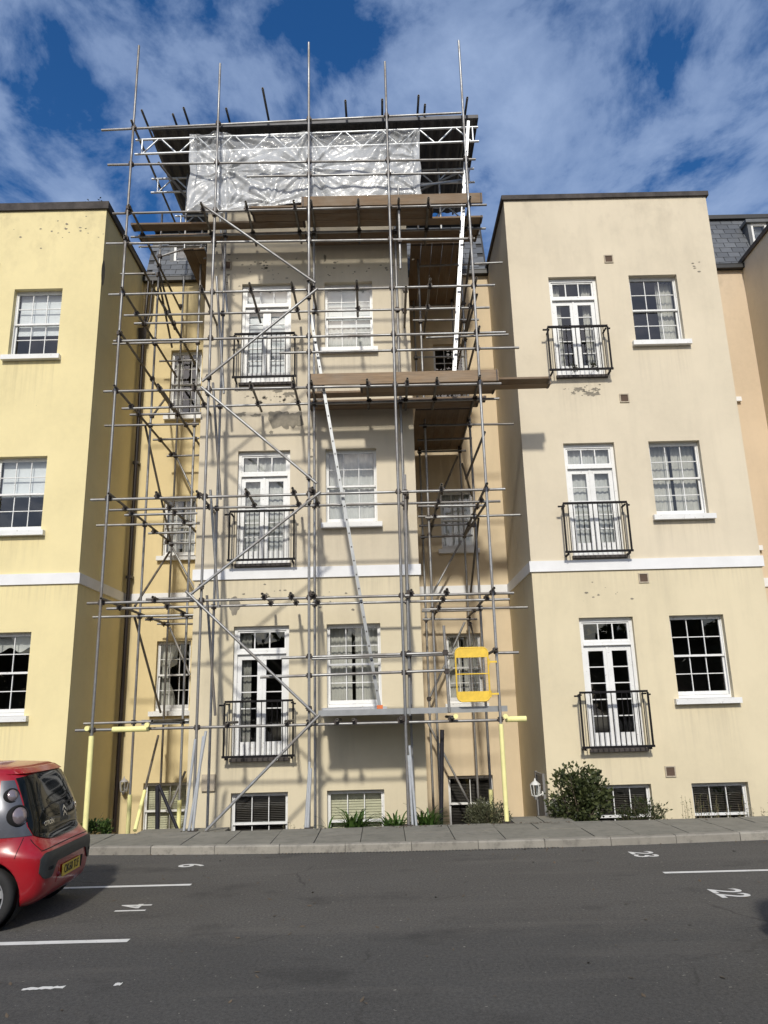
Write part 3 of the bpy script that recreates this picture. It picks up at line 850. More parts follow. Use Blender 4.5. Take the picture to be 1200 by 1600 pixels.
# right, beige wing with three Juliet balconies
h = house('beige rendered house wing with three Juliet balconies, clear of scaffolding, at right', 5.1, YFACE)
FX, SX = (3.70, 4.715), (5.40, 6.42)
holes = [(*FX, z0, z1) for z1, z0 in FT] + [(*SX, z0, z1) for z1, z0 in ST] + [(3.72, 4.72, -.62, .50), (5.44, 6.45, -.62, .49)]
block(h, 2.88, 7.29, 'beige_wall', holes)
french_door(h, *FX, FT[0][1], FT[0][0], YFACE, ('sides',)); french_door(h, *FX, FT[1][1], FT[1][0], YFACE, ('net',)); french_door(h, *FX, FT[2][1], FT[2][0], YFACE)
sash_window(h, *SX, ST[0][1], ST[0][0], YFACE, ('right',)); sash_window(h, *SX, ST[1][1], ST[1][0], YFACE, ('cream_pair',)); sash_window(h, *SX, ST[2][1], ST[2][0], YFACE)
sash_window(h, 3.72, 4.72, -.62, .50, YFACE, ('venetian',), sill=False, rows=(1, 1)); sash_window(h, 5.44, 6.45, -.62, .49, YFACE, ('venetian',), sill=False, rows=(1, 1))
for z1, z0 in FT: juliet(h, (FX[0] + FX[1]) / 2 - .06, z0, YFACE)
for x_, z_ in ((5.02, 11.07), (5.02, 7.88), (5.0, 4.2), (5.09, .70)): air_vent(h, x_, z_, YFACE, .095)
patch(h, 4.10, 8.10, .09, .03, YFACE, seed=7, rough=.8); patch(h, 4.36, 7.99, .12, .045, YFACE, seed=8, rough=.8); patch(h, 4.45, 8.1, .07, .03, YFACE, seed=9, rough=.8); patch(h, 4.0, 8.02, .04, .03, YFACE, seed=19, rough=.8)
flakes(h, [(4.3, 8.06, .22, .05, 26), (6.9, 10.9, .06, .06, 6), (4.4, 3.9, .3, .12, 8)], YFACE, 32)
# the grey side door of that wing
m = MB(); m.box(2.862, 14.70, -.4, 2.878, 15.30, .64); m.box(2.84, 15.30, -.4, 2.879, 15.40, .70); m.box(2.84, 14.62, -.4, 2.879, 14.70, .70); m.box(2.845, 14.70, .64, 2.879, 15.30, .69)
d_ = part('side_door', m, M['door'], h)

# middle, cream wing inside the scaffold
h = house('cream rendered house wing wrapped in scaffolding, its paint peeling', -1.4, YFACE)
FX, SX = (-2.77, -1.735), (-1.035, -.03)
holes = [(*FX, z0, z1) for z1, z0 in FT] + [(*SX, z0, z1) for z1, z0 in ST] + [(-2.75, -1.74, -.56, .53), (-1.045, -.03, -.56, .53)]
block(h, -3.54, .735, 'cream_wall', holes)
french_door(h, *FX, FT[0][1], FT[0][0], YFACE, ('blind:.97',)); french_door(h, *FX, FT[1][1], FT[1][0], YFACE, ('net',)); french_door(h, *FX, FT[2][1], FT[2][0], YFACE, ('left_strip',))
sash_window(h, *SX, ST[0][1], ST[0][0], YFACE, ('blind:.60', 'net')); sash_window(h, *SX, ST[1][1], ST[1][0], YFACE, ('net',)); sash_window(h, *SX, ST[2][1], ST[2][0], YFACE, ('cream_pair',))
sash_window(h, -2.75, -1.74, -.56, .53, YFACE, ('venetian',), sill=False, rows=(1, 1)); sash_window(h, -1.045, -.03, -.56, .53, YFACE, ('beige',), sill=False, rows=(1, 1))
for z1, z0 in FT: juliet(h, (FX[0] + FX[1]) / 2 + .01, z0, YFACE)
air_vent(h, -3.12, 11.12, YFACE, .11); 
m = MB(); m.box(-3.27, YFACE - .05, .58, -3.03, YFACE - .001, .86); part('meter_box', m, M['vent'], h)
patch(h, -1.93, 7.60, .21, .20, YFACE, seed=11, rough=.4, label='irregular grey patch of bare cement below the balcony'); patch(h, -1.66, 7.58, .20, .17, YFACE - .0012, seed=12, rough=.4)
patch(h, -2.0, 8.22, .12, .035, YFACE, seed=13, rough=.7); patch(h, -1.74, 8.14, .09, .05, YFACE, seed=14, rough=.8); patch(h, -2.44, 7.70, .10, .035, YFACE, seed=15, rough=.5); patch(h, -2.73, 7.72, .12, .05, YFACE, seed=16, rough=.6)
patch(h, -2.76, 3.87, .10, .17, YFACE, seed=17, rough=.25, label='round grey bare patch where a fitting was taken off')
patch(h, -1.02, 11.25, .03, .10, YFACE, seed=18); patch(h, -2.12, 7.33, .04, .035, YFACE, seed=21)
flakes(h, [(-1.9, 8.05, .35, .07, 34), (-2.4, 11.05, .16, .12, 22), (-1.4, 10.9, .5, .12, 18), (-3.2, 11.2, .15, .2, 14), (-.4, 11.0, .6, .15, 14), (-1.3, 6.95, .08, .15, 8), (-2.2, 4.05, .3, .1, 14), (-.9, 3.9, .35, .12, 10), (-3.0, 10.7, .1, .3, 8), (.5, 11.1, .15, .15, 12)], YFACE, 33)

# recessed bays with slate mansards
SLATE = [None] * 4
def mansard(h, x0, x1, y0=YREC + .02, z0=12.5, z1=14.28, run=.62):
    ln = math.hypot(run, z1 - z0); ang = math.atan2(z1 - z0, run)
    m = MB(); m.hexa([(x0, y0, z0), (x1, y0, z0), (x1, y0 + 1.2, z0), (x0, y0 + 1.2, z0), (x0, y0 + run, z1), (x1, y0 + run, z1), (x1, y0 + 1.2, z1), (x0, y0 + 1.2, z1)])
    roof = part('mansard_roof', m, M['gutter'], h, (x0, y0, z0))
    rows = 10; rh = ln / rows; sw = .30
    if SLATE[0] is None:
        for k in range(4):
            s = MB(); rg = random.Random(k); wv = sw / 2 - .007
            u = Vector((0, math.cos(ang), math.sin(ang))); n = Vector((0, -math.sin(ang), math.cos(ang)))
            pts = []
            for lift in (0.0, .007):
                for sx, v in ((-1, 0), (1, 0), (1, 1.25), (-1, 1.25)):
                    p = Vector((sx * wv, 0, 0)) + u * (v * rh + (rg.uniform(-.006, .006) if v == 0 else 0)) + n * (lift + (.017 if v == 0 else .006))
                    pts.append(p)
            s.hexa([pts[i] for i in (0, 1, 2, 3)] + [pts[i] for i in (4, 5, 6, 7)])
            SLATE[k] = s.mesh('slate', M['slate'])
    for r in range(rows):
        xx = x0 + sw / 2 + (sw / 2 if r % 2 else 0)
        while xx < x1 - sw * .45:
            f = r / rows
            inst('slate', random.choice(SLATE), roof, (xx, y0 + run * f - .002, z0 + (z1 - z0) * f)); xx += sw
    c = MB(); c.box(x0, y0 + run - .10, z1 + .005, x1, y0 + 1.2, z1 + .12); part('ridge_flashing', c, M['gutter'], h)
    g = MB(); g.box(x0, YREC - .14, 12.40, x1, YREC - .01, 12.50); g.box(x0, YREC - .15, 12.50, x1, YREC + .03, 12.515); part('gutter', g, M['gutter'], h)
def recess(h, x0, x1, wall, holes):
    m = MB(); wall_front(m, x0, x1, -.9, 12.42, YREC, holes)
    m.quad((x0, 21, 12.42), (x1, 21, 12.42), (x1, YREC, 12.42), (x0, YREC, 12.42)); m.quad((x1, 21, -.5), (x0, 21, -.5), (x0, 21, 12.42), (x1, 21, 12.42))
    part('wall', m, M[wall], h, (x0, YREC, 0))
    b2 = MB(); b2.box(x0 + .036, YREC - .035, ZB0 + .004, x1 - .036, YREC - .001, ZB1 - .004); part('string_course', b2, M['white_band'], h)
def dormer(h, x0, x1, z0, z1, y=17.32):
    d = MB(); t = .09
    d.box(x0, y, z0, x0 + t, y + .7, z1); d.box(x1 - t, y, z0, x1, y + .7, z1); d.box(x0 - .05, y - .06, z1 + .001, x1 + .05, y + .8, z1 + .09)
    dm = part('dormer', d, M['lead'], h)
    w_ = MB(); a, b_ = x0 + t + .002, x1 - t - .002
    w_.box(a, y + .02, z0, a + .06, y + .08, z1); w_.box(b_ - .06, y + .02, z0, b_, y + .08, z1); w_.box(a + .06, y + .02, z0, b_ - .06, y + .08, z0 + .07)
    w_.box(a + .06, y + .02, z1 - .06, b_ - .06, y + .08, z1); w_.box(a + .06, y + .025, (z0 + z1) / 2 - .02, b_ - .06, y + .07, (z0 + z1) / 2 + .02)
    part('dormer_frame', w_, M['white'], dm)
    q = MB(); q.quad((a + .05, y + .05, z0 + .05), (b_ - .05, y + .05, z0 + .05), (b_ - .05, y + .05, z1 - .05), (a + .05, y + .05, z1 - .05)); part('pane', q, M['glass'], dm)
    q = MB(); q.box(a + .05, y + .2, z0 + .02, b_ - .05, y + .22, z1 - .02); part('roller_blind', q, M['blind'], dm)
RT = ((10.55, 8.82), (6.81, 5.41), (3.50, 2.0))
h = house('recessed ochre house bay with slate mansard, between the yellow wing and the scaffolded wing', -4.6, YREC)
wx = (-4.98, -4.23)
recess(h, -5.748, -3.542, 'ochre_wall', [(*wx, z0, z1) for z1, z0 in RT] + [(-5.12, -4.05, -.65, .53)])
sash_window(h, *wx, RT[0][1], RT[0][0], YREC, ('sides',)); sash_window(h, *wx, RT[1][1], RT[1][0], YREC, ('cream_pair',)); sash_window(h, *wx, RT[2][1], RT[2][0], YREC, ('left_tied',))
sash_window(h, -5.12, -4.05, -.65, .53, YREC, ('beige',), sill=False, cols=2, rows=(1, 1))
mansard(h, -5.748, -3.542); dormer(h, -5.2, -4.3, 12.72, 13.65)
p = MB(); p.tube((-5.64, 16.98, -.4), (-5.64, 16.98, 10.85), .048, 10)
for z_ in (1.6, 4.9, 7.6): p.box(-5.71, 16.93, z_, -5.57, 17.09, z_ + .06)
dp = part('drainpipe', p, M['dark_pipe'], h)
p = MB(); p.hexa([(-5.72, 16.9, 10.75), (-5.56, 16.9, 10.75), (-5.56, 17.06, 10.75), (-5.72, 17.06, 10.75), (-5.74, 16.86, 11.05), (-5.53, 16.86, 11.05), (-5.53, 17.08, 11.05), (-5.74, 17.08, 11.05)])
p.tube((-5.64, 16.98, 11.04), (-5.60, 16.98, 12.4), .033, 8); p.tube((-5.52, 16.98, 11.5), (-5.49, 16.98, 12.4), .028, 8); p.tube((-5.62, 16.98, 11.1), (-5.52, 16.98, 11.5), .028, 8)
part('hopper_head', p, M['dark_pipe'], h)

h = house('narrow recessed house bay with slate mansard, just right of the scaffolded wing', 1.8, YREC)
wx = (1.42, 2.18)
recess(h, .737, 2.878, 'sand_wall', [(*wx, z0, z1) for z1, z0 in RT] + [(1.32, 2.27, -.66, .51)])
sash_window(h, *wx, RT[0][1], RT[0][0], YREC); sash_window(h, *wx, RT[1][1], RT[1][0], YREC, ('net', 'cream_pair')); sash_window(h, *wx, RT[2][1], RT[2][0], YREC, ('cream_pair',))
sash_window(h, 1.32, 2.27, -.66, .51, YREC, ('venetian',), sill=False, cols=2, rows=(1, 1))
mansard(h, .737, 2.878)

h = house('recessed peach house bay with slate mansard and dormer at the right edge', 8.3, YREC)
recess(h, 7.292, 9.298, 'peach_wall', [])
mansard(h, 7.292, 11.6); dormer(h, 9.74, 10.34, 12.95, 13.9)
p = MB(); p.box(8.52, YREC - .09, 8.84, 8.74, YREC - .002, 8.95); part('security_light', p, M['white_band'], h)
p = MB(); p.box(8.52, YREC - .09, 5.2, 8.7, YREC - .002, 5.31); part('security_light', p, M['white_band'], h)
p = MB(); p.tube((8.50, YREC - .012, 8.96), (8.50, YREC - .012, 10.6), .008, 6); part('cable', p, M['dark_pipe'], h)

h = house('shaded flank of the farthest house wing, cut off by the right edge', 11, YFACE)
block(h, 9.30, 14.0, 'beige_wall', [])

# lanterns on the walls
def lantern(label, x, y, z, out, mat):
    """out: unit vector from the wall"""
    t = thing('wall_lantern', label, 'lantern', (x, y, z))
    c = Vector((x, y, z)) + Vector(out) * .13
    b_ = MB(); o = Vector(out)
    b_.tube(Vector((x, y, z - .1)), Vector((x, y, z - .1)) + o * .02, .045, 10); b_.tube(Vector((x, y, z - .1)) + o * .02, c + Vector((0, 0, -.17)), .012, 6)
    part('bracket', b_, M[mat], t)
    b_ = MB(); b_.lathe([(.0, .17), (.012, .165), (.018, .13), (.05, .105), (.10, .065), (.098, .055), (.0, .055)], c, (0, 0, 1), 6); part('cap', b_, M[mat], t)
    b_ = MB(); b_.lathe([(.0, -.20), (.03, -.19), (.035, -.16), (.065, -.14), (.07, -.125), (0, -.125)], c, (0, 0, 1), 6); part('base', b_, M[mat], t)
    for k in range(6):
        a = k * math.pi / 3; b_ = MB()
        b_.tube(c + Vector((.068 * math.cos(a), .068 * math.sin(a), -.13)), c + Vector((.088 * math.cos(a), .088 * math.sin(a), .06)), .008, 5); part('bar', b_, M[mat], t)
    b_ = MB(); b_.lathe([(.058, -.125), (.076, .055)], c, (0, 0, 1), 6); part('lantern_glass', b_, M['glass'], t)
lantern('white lantern on the wall corner beside the side door, at right', 2.83, 14.62, .46, (-1, 0, 0), 'lantern_white')
lantern('grey coach lantern on the ochre wall beside the black drainpipe', -5.49, YREC, .52, (0, -1, 0), 'lantern_grey')

# ------------------------------------------------------------------ scaffold
random.seed(11)
sc = thing('scaffold', 'tall tubular steel scaffold with bare poles rising round the cream house wing', 'scaffold', (-1.4, 13.4, 0))
TUBES = {
    'upright': [
        (-4.78, 13.00, 0.12, -4.78, 13.00, 15.46),
        (-3.07, 13.00, 0.12, -3.07, 13.00, 14.96),
        (-1.23, 13.00, 0.12, -1.23, 13.00, 15.45),
        (0.35, 13.00, 0.12, 0.35, 13.00, 14.92),
        (1.91, 13.00, 0.12, 1.91, 13.00, 15.42),
        (-3.04, 13.88, -0.30, -3.04, 13.88, 13.90),
        (-1.21, 13.88, -0.30, -1.21, 13.88, 13.90),
        (0.47, 13.88, -0.30, 0.47, 13.88, 14.30),
        (-4.73, 15.00, -0.30, -4.73, 15.00, 12.90),
        (-4.66, 16.75, -0.30, -4.66, 16.75, 12.35),
        (-3.81, 15.00, -0.30, -3.81, 15.00, 12.40),
        (1.94, 15.00, -0.30, 1.94, 15.00, 12.20),
        (1.90, 16.75, -0.30, 1.90, 16.75, 11.90),
        (1.00, 15.00, -0.30, 1.00, 15.00, 11.70),
        (0.97, 16.75, -0.30, 0.97, 16.75, 11.60),
        (0.48, 13.12, 5.97, 0.43, 13.12, 1.79),
        (0.47, 13.22, 4.01, 0.46, 13.22, 1.98),
        (0.54, 13.10, 12.00, 0.53, 13.10, 10.13),
        (1.05, 13.05, 3.25, 1.08, 13.05, 1.83),
    ],
    'ledger': [
        (-5.07, 13.05, 1.69, 1.94, 13.05, 1.69),
        (-5.03, 13.05, 3.78, 2.28, 13.05, 3.78),
        (-5.10, 13.05, 5.63, 2.25, 13.05, 5.63),
        (-5.01, 13.05, 7.68, 2.31, 13.05, 7.68),
        (-4.89, 13.05, 8.71, 2.46, 13.05, 8.71),
        (-5.05, 13.05, 9.68, 2.32, 13.05, 9.68),
        (-5.17, 13.05, 10.79, 1.99, 13.05, 10.71),
        (-5.09, 13.05, 11.47, 2.27, 13.05, 11.47),
        (-5.26, 13.05, 12.58, 2.11, 13.05, 12.53),
        (-2.47, 13.05, 12.24, 1.85, 13.05, 12.22),
        (-5.44, 13.05, 13.43, 1.88, 13.05, 13.65),
        (-1.79, 13.05, 8.38, 2.69, 13.05, 8.37),
        (-1.70, 13.05, 2.79, 1.07, 13.05, 2.80),
        (-2.05, 13.05, 2.47, 1.08, 13.05, 2.49),
        (-1.21, 13.20, 2.75, 1.20, 13.20, 2.77),
        (1.92, 13.05, 2.76, 2.29, 13.05, 2.76),
        (-5.04, 13.83, 5.63, 2.28, 13.83, 5.63),
        (-4.97, 13.83, 3.78, 2.33, 13.83, 3.78),
        (-4.93, 13.83, 7.68, 2.39, 13.83, 7.68),
        (-5.01, 13.83, 9.68, 2.32, 13.83, 9.68),
        (-4.98, 13.83, 11.47, 2.35, 13.83, 11.47),
        (-5.62, 14.95, 9.64, -3.77, 14.95, 9.64),
        (-5.67, 14.95, 7.77, -3.71, 14.95, 7.76),
        (-5.69, 14.95, 5.63, -3.68, 14.95, 5.63),
        (-5.63, 14.95, 3.78, -3.67, 14.95, 3.78),
        (-4.96, 14.30, 9.74, -3.54, 14.30, 9.74),
        (-4.93, 14.30, 7.72, -3.51, 14.30, 7.72),
        (-4.88, 14.20, 5.64, -3.49, 14.20, 5.63),
        (-4.38, 14.20, 3.99, -3.50, 14.20, 3.99),
        (-4.91, 15.80, 7.75, -3.90, 15.80, 7.75),
        (-4.87, 15.70, 5.63, -3.95, 15.70, 5.62),
        (-4.84, 15.70, 3.81, -3.87, 15.70, 3.81),
        (-4.85, 16.70, 7.69, -4.11, 16.70, 7.69),
        (-4.83, 16.70, 5.61, -4.12, 16.70, 5.61),
        (-4.88, 16.70, 3.83, -4.11, 16.70, 3.83),
        (-5.55, 14.95, 11.33, -4.80, 14.95, 11.32),
        (-5.28, 15.20, 12.16, -3.76, 15.20, 12.16),
        (-5.66, 14.95, 1.80, -3.68, 14.95, 1.78),
        (-5.14, 16.70, 10.08, -4.20, 16.70, 10.07),
        (0.93, 14.95, 5.63, 2.85, 14.95, 5.63),
        (0.76, 14.40, 5.71, 2.13, 14.40, 5.69),
        (0.79, 15.10, 5.68, 2.12, 15.10, 5.67),
        (0.85, 15.90, 5.70, 2.02, 15.90, 5.71),
        (0.90, 16.70, 5.63, 2.08, 16.70, 5.63),
        (0.80, 14.95, 3.78, 2.86, 14.95, 3.78),
        (0.83, 15.80, 3.86, 2.08, 15.80, 3.84),
        (0.89, 16.70, 3.78, 2.08, 16.70, 3.78),
        (0.88, 14.95, 7.60, 2.85, 14.95, 7.60),
        (0.87, 15.70, 7.56, 2.06, 15.70, 7.56),
        (0.92, 16.70, 7.64, 2.04, 16.70, 7.64),
        (0.83, 14.95, 10.03, 2.26, 14.95, 10.01),
        (1.05, 14.20, 9.22, 2.73, 14.20, 9.25),
        (1.02, 14.95, 11.35, 2.86, 14.95, 11.38),
        (0.94, 16.70, 10.01, 2.16, 16.70, 10.01),
        (0.97, 14.50, 11.66, 2.22, 14.50, 11.71),
        (1.22, 15.90, 11.68, 2.23, 15.90, 11.69),
    ],
    'transom': [
        (-2.34, 12.85, 9.74, -2.34, 14.35, 9.74),
        (-1.54, 12.85, 9.74, -1.54, 14.25, 9.74),
        (-1.16, 12.85, 9.74, -1.16, 14.10, 9.74),
        (-0.32, 12.85, 9.74, -0.32, 14.20, 9.74),
        (-2.30, 12.90, 7.74, -2.30, 14.30, 7.74),
        (-1.52, 12.90, 7.74, -1.52, 14.28, 7.74),
        (-1.19, 12.90, 7.74, -1.19, 14.10, 7.74),
        (-0.14, 12.90, 7.74, -0.14, 14.30, 7.74),
        (0.57, 12.90, 7.74, 0.57, 14.50, 7.74),
        (1.13, 12.90, 7.74, 1.13, 14.40, 7.74),
        (-2.33, 12.85, 5.69, -2.33, 14.10, 5.69),
        (-1.50, 12.85, 5.69, -1.50, 14.20, 5.69),
        (-1.15, 12.85, 5.69, -1.15, 14.15, 5.69),
        (-2.00, 12.85, 3.84, -2.00, 14.15, 3.84),
        (-1.54, 12.85, 3.84, -1.54, 14.15, 3.84),
        (-1.15, 12.85, 3.84, -1.15, 14.20, 3.84),
        (0.52, 12.85, 3.84, 0.52, 14.20, 3.84),
        (-2.46, 12.85, 11.52, -2.46, 14.30, 11.52),
        (-1.50, 12.85, 11.52, -1.50, 14.25, 11.52),
        (-3.32, 12.85, 11.52, -3.32, 14.30, 11.52),
        (-1.17, 12.85, 11.52, -1.17, 14.20, 11.52),
        (-0.27, 12.85, 11.52, -0.27, 14.30, 11.52),
        (0.52, 12.85, 11.52, 0.52, 14.20, 11.52),
        (1.12, 12.85, 11.52, 1.12, 14.40, 11.52),
        (-2.58, 12.90, 1.75, -2.58, 13.95, 1.75),
        (-1.59, 12.90, 1.75, -1.59, 13.95, 1.75),
        (-1.25, 12.90, 1.75, -1.25, 13.95, 1.75),
        (-0.78, 12.90, 1.75, -0.78, 13.95, 1.75),
        (-0.49, 12.90, 1.75, -0.49, 13.95, 1.75),
        (0.26, 12.90, 1.75, 0.26, 13.95, 1.75),
        (1.10, 12.90, 1.75, 1.10, 13.95, 1.75),
        (-4.78, 12.90, 13.51, -4.78, 16.90, 13.51),
        (-4.74, 12.90, 11.54, -4.74, 16.90, 11.54),
        (-4.76, 12.90, 10.86, -4.76, 16.80, 10.86),
        (-4.76, 12.90, 9.74, -4.76, 16.90, 9.74),
        (-4.76, 12.90, 8.83, -4.76, 17.00, 8.83),
        (-4.75, 12.90, 7.74, -4.75, 16.90, 7.74),
        (-4.75, 12.90, 5.69, -4.75, 16.90, 5.69),
        (-4.74, 12.90, 3.84, -4.74, 16.90, 3.84),
        (-3.92, 12.90, 5.69, -3.92, 16.20, 5.69),
        (-3.88, 12.90, 3.84, -3.88, 15.60, 3.84),
        (-3.98, 12.90, 7.74, -3.98, 16.40, 7.74),
        (-4.15, 13.60, 9.74, -4.15, 16.60, 9.74),
        (-3.18, 12.90, 5.69, -3.18, 15.00, 5.69),
        (-3.27, 12.90, 9.74, -3.27, 15.00, 9.74),
        (-3.34, 12.90, 7.74, -3.34, 15.00, 7.74),
        (-3.79, 12.90, 1.81, -3.79, 15.20, 1.81),
        (1.93, 12.85, 9.74, 1.93, 16.90, 9.74),
        (1.93, 12.85, 8.73, 1.93, 16.90, 8.73),
        (1.92, 12.85, 7.74, 1.92, 16.90, 7.74),
        (1.92, 12.85, 5.69, 1.92, 16.90, 5.69),
        (1.91, 12.85, 3.84, 1.91, 16.90, 3.84),
        (1.93, 12.85, 11.52, 1.93, 16.90, 11.52),
        (1.88, 12.85, 2.81, 1.88, 14.60, 2.81),
        (1.12, 12.85, 5.69, 1.12, 16.90, 5.69),
        (1.12, 12.85, 3.84, 1.12, 16.90, 3.84),
        (1.08, 12.85, 9.74, 1.08, 15.20, 9.74),
        (0.61, 12.85, 9.59, 0.61, 14.40, 9.59),
        (0.52, 12.85, 5.56, 0.52, 14.40, 5.56),
    ],
    'brace': [
        (-3.34, 12.93, 11.56, -1.10, 12.93, 9.76),
        (-1.06, 12.93, 9.64, -3.18, 12.93, 7.79),
        (-3.19, 12.93, 7.68, -1.09, 12.93, 5.79),
        (-1.02, 12.93, 5.63, -3.24, 12.93, 3.87),
        (-3.32, 12.93, 3.93, -1.11, 12.93, 1.83),
        (-1.05, 12.93, 1.84, -2.85, 12.93, 0.12),
        (-3.26, 14.05, 12.67, -3.00, 14.10, 9.82),
        (-3.11, 13.50, 10.30, -2.94, 13.70, 7.88),
        (-3.11, 13.50, 8.02, -2.94, 13.70, 5.76),
        (-3.09, 13.50, 5.89, -2.92, 13.70, 3.74),
        (-3.09, 13.50, 3.94, -2.92, 13.70, 1.87),
        (-4.84, 15.00, 7.77, -4.68, 16.75, 5.65),
        (-4.83, 15.00, 3.77, -4.73, 16.75, 1.97),
        (-4.75, 15.00, 11.31, -4.87, 16.75, 10.45),
        (-4.60, 14.60, 11.13, -4.58, 15.90, 10.46),
        (-4.65, 16.75, 7.69, -4.22, 16.75, 6.80),
        (-4.66, 16.75, 5.57, -4.12, 16.75, 4.61),
        (-4.62, 16.75, 3.76, -4.14, 16.75, 2.73),
        (-4.70, 16.75, 5.44, -4.84, 15.00, 3.99),
        (-4.97, 16.75, 9.13, -4.70, 15.00, 7.98),
        (-4.73, 15.00, 11.77, -4.17, 15.00, 11.96),
        (-4.19, 15.20, 12.43, -3.89, 15.40, 11.94),
        (-4.70, 16.55, 1.50, -4.48, 14.60, -0.07),
        (-4.12, 16.60, 0.78, -4.45, 16.60, -0.01),
        (1.96, 13.10, 6.74, 1.79, 14.90, 6.41),
        (1.76, 15.20, 6.83, 2.11, 16.60, 6.52),
        (1.84, 16.75, 7.51, 1.34, 15.60, 6.30),
        (1.83, 16.75, 5.53, 1.15, 16.75, 4.38),
        (2.01, 15.00, 5.60, 1.95, 16.60, 4.28),
        (1.81, 16.75, 3.71, 0.94, 16.75, 2.05),
        (1.94, 16.75, 3.67, 1.91, 15.20, 2.44),
        (0.91, 16.65, 1.63, 1.84, 16.65, -0.28),
        (2.03, 13.60, 11.11, 1.89, 16.60, 9.67),
        (1.99, 13.20, 9.60, 1.92, 15.40, 9.56),
        (1.93, 13.20, 5.44, 1.82, 16.20, 5.48),
    ],
    'raker': [
        (-2.91, 12.98, 1.63, -3.13, 12.98, 0.12),
        (-3.08, 12.98, 1.51, -3.21, 12.98, 0.12),
        (-2.95, 12.98, 1.55, -3.07, 12.98, 0.12),
        (-1.22, 12.98, 1.11, -1.29, 12.98, 0.07),
        (-1.20, 12.98, 1.01, -1.25, 12.98, 0.07),
        (0.40, 12.98, 1.32, 0.47, 12.98, 0.08),
        (0.38, 12.98, 1.17, 0.41, 12.98, 0.09),
    ],
    'post': [
        (-3.78, 13.40, 0.77, -3.74, 13.40, -0.04),
        (0.98, 13.50, 1.54, 0.89, 13.50, -0.07),
    ],
    'post_brace': [
        (-3.76, 13.40, 0.79, -3.35, 13.40, -0.05),
    ],
    'rafter': [
        (-2.11, 12.58, 13.92, -2.11, 16.60, 13.92),
        (-4.65, 13.04, 13.88, -4.65, 16.60, 13.88),
        (-4.04, 13.14, 13.86, -4.04, 16.60, 13.86),
        (-3.79, 13.02, 13.90, -3.79, 16.60, 13.90),
        (-2.93, 13.06, 13.90, -2.93, 16.60, 13.90),
        (-0.48, 12.94, 13.92, -0.48, 16.60, 13.92),
        (0.27, 12.93, 13.92, 0.27, 16.60, 13.92),
        (1.01, 12.88, 13.95, 1.01, 16.60, 13.95),
        (1.15, 13.09, 13.92, 1.15, 16.60, 13.92),
        (2.01, 12.96, 13.95, 2.01, 16.60, 13.95),
    ],
}

def tube_mesh(name, mat, r=.0242, n=10):
    """unit tube along Z, open ended"""
    m = MB()
    ring = lambda rr, z: [(rr * math.cos(2 * math.pi * i / n), rr * math.sin(2 * math.pi * i / n), z) for i in range(n)]
    vs = ring(r, -.5) + ring(r, .5) + ring(r * .82, -.5) + ring(r * .82, .5) + ring(r * .82, -.47) + ring(r * .82, .47)
    fs = []; sm = []
    q = lambda a, b_: [(a * n + i, a * n + (i + 1) % n, b_ * n + (i + 1) % n, b_ * n + i) for i in range(n)]
    m.add(vs, q(0, 1) + q(4, 2) + q(3, 5), True)
    m.add(ring(r, -.5) + ring(r * .82, -.5), [(n + i, n + (i + 1) % n, (i + 1) % n, i) for i in range(n)])
    m.add(ring(r, .5) + ring(r * .82, .5), [(i, (i + 1) % n, n + (i + 1) % n, n + i) for i in range(n)])
    m.add(ring(r * .82, -.47), [tuple(range(n))]); m.add(ring(r * .82, .47), [tuple(reversed(range(n)))])
    return m.mesh(name, mat)
TM = {'steel': tube_mesh('scaffold_tube', M['steel']), 'rusty_shaded': tube_mesh('scaffold_tube', M['rusty_shaded']), 'dark_steel': tube_mesh('scaffold_tube', M['dark_steel'], .036), 'thin': tube_mesh('scaffold_tube', M['dark_steel'], .026), 'bright': tube_mesh('scaffold_tube', M['lattice'], .0215)}
def put_tube(name, a, b_, me, parent=None):
    a, b_ = Vector(a), Vector(b_); d = b_ - a
    o = bpy.data.objects.new(name, me); link(o, parent or sc, (a + b_) / 2)
    o.rotation_mode = 'QUATERNION'; o.rotation_quaternion = d.to_track_quat('Z', 'Y'); o.scale = (1, 1, d.length)
    return o
JIT = random.Random(3)
for kind, rows in TUBES.items():
    for t in rows:
        a, b_ = Vector(t[:3]), Vector(t[3:])
        if kind == 'ledger': b_.z += JIT.uniform(-.018, .018); a.z += JIT.uniform(-.012, .012)
        if kind == 'transom': a.x += JIT.uniform(-.02, .02); b_.x += JIT.uniform(-.02, .02)
        me = TM['steel']
        if kind in ('transom', 'rafter'): me = TM['rusty_shaded']  # tubes seen from beneath take the darker, shaded colour
        if kind in ('post', 'post_brace'): me = TM['dark_steel' if kind == 'post' else 'thin']
        if kind == 'raker': me = TM['bright']
        if kind == 'brace' and abs(a.y - b_.y) > .3: me = TM['rusty_shaded']
        nm = {'post': 'prop', 'post_brace': 'prop', 'raker': 'raker', 'rafter': 'rafter'}.get(kind, kind)
        put_tube(nm, a, b_, me)
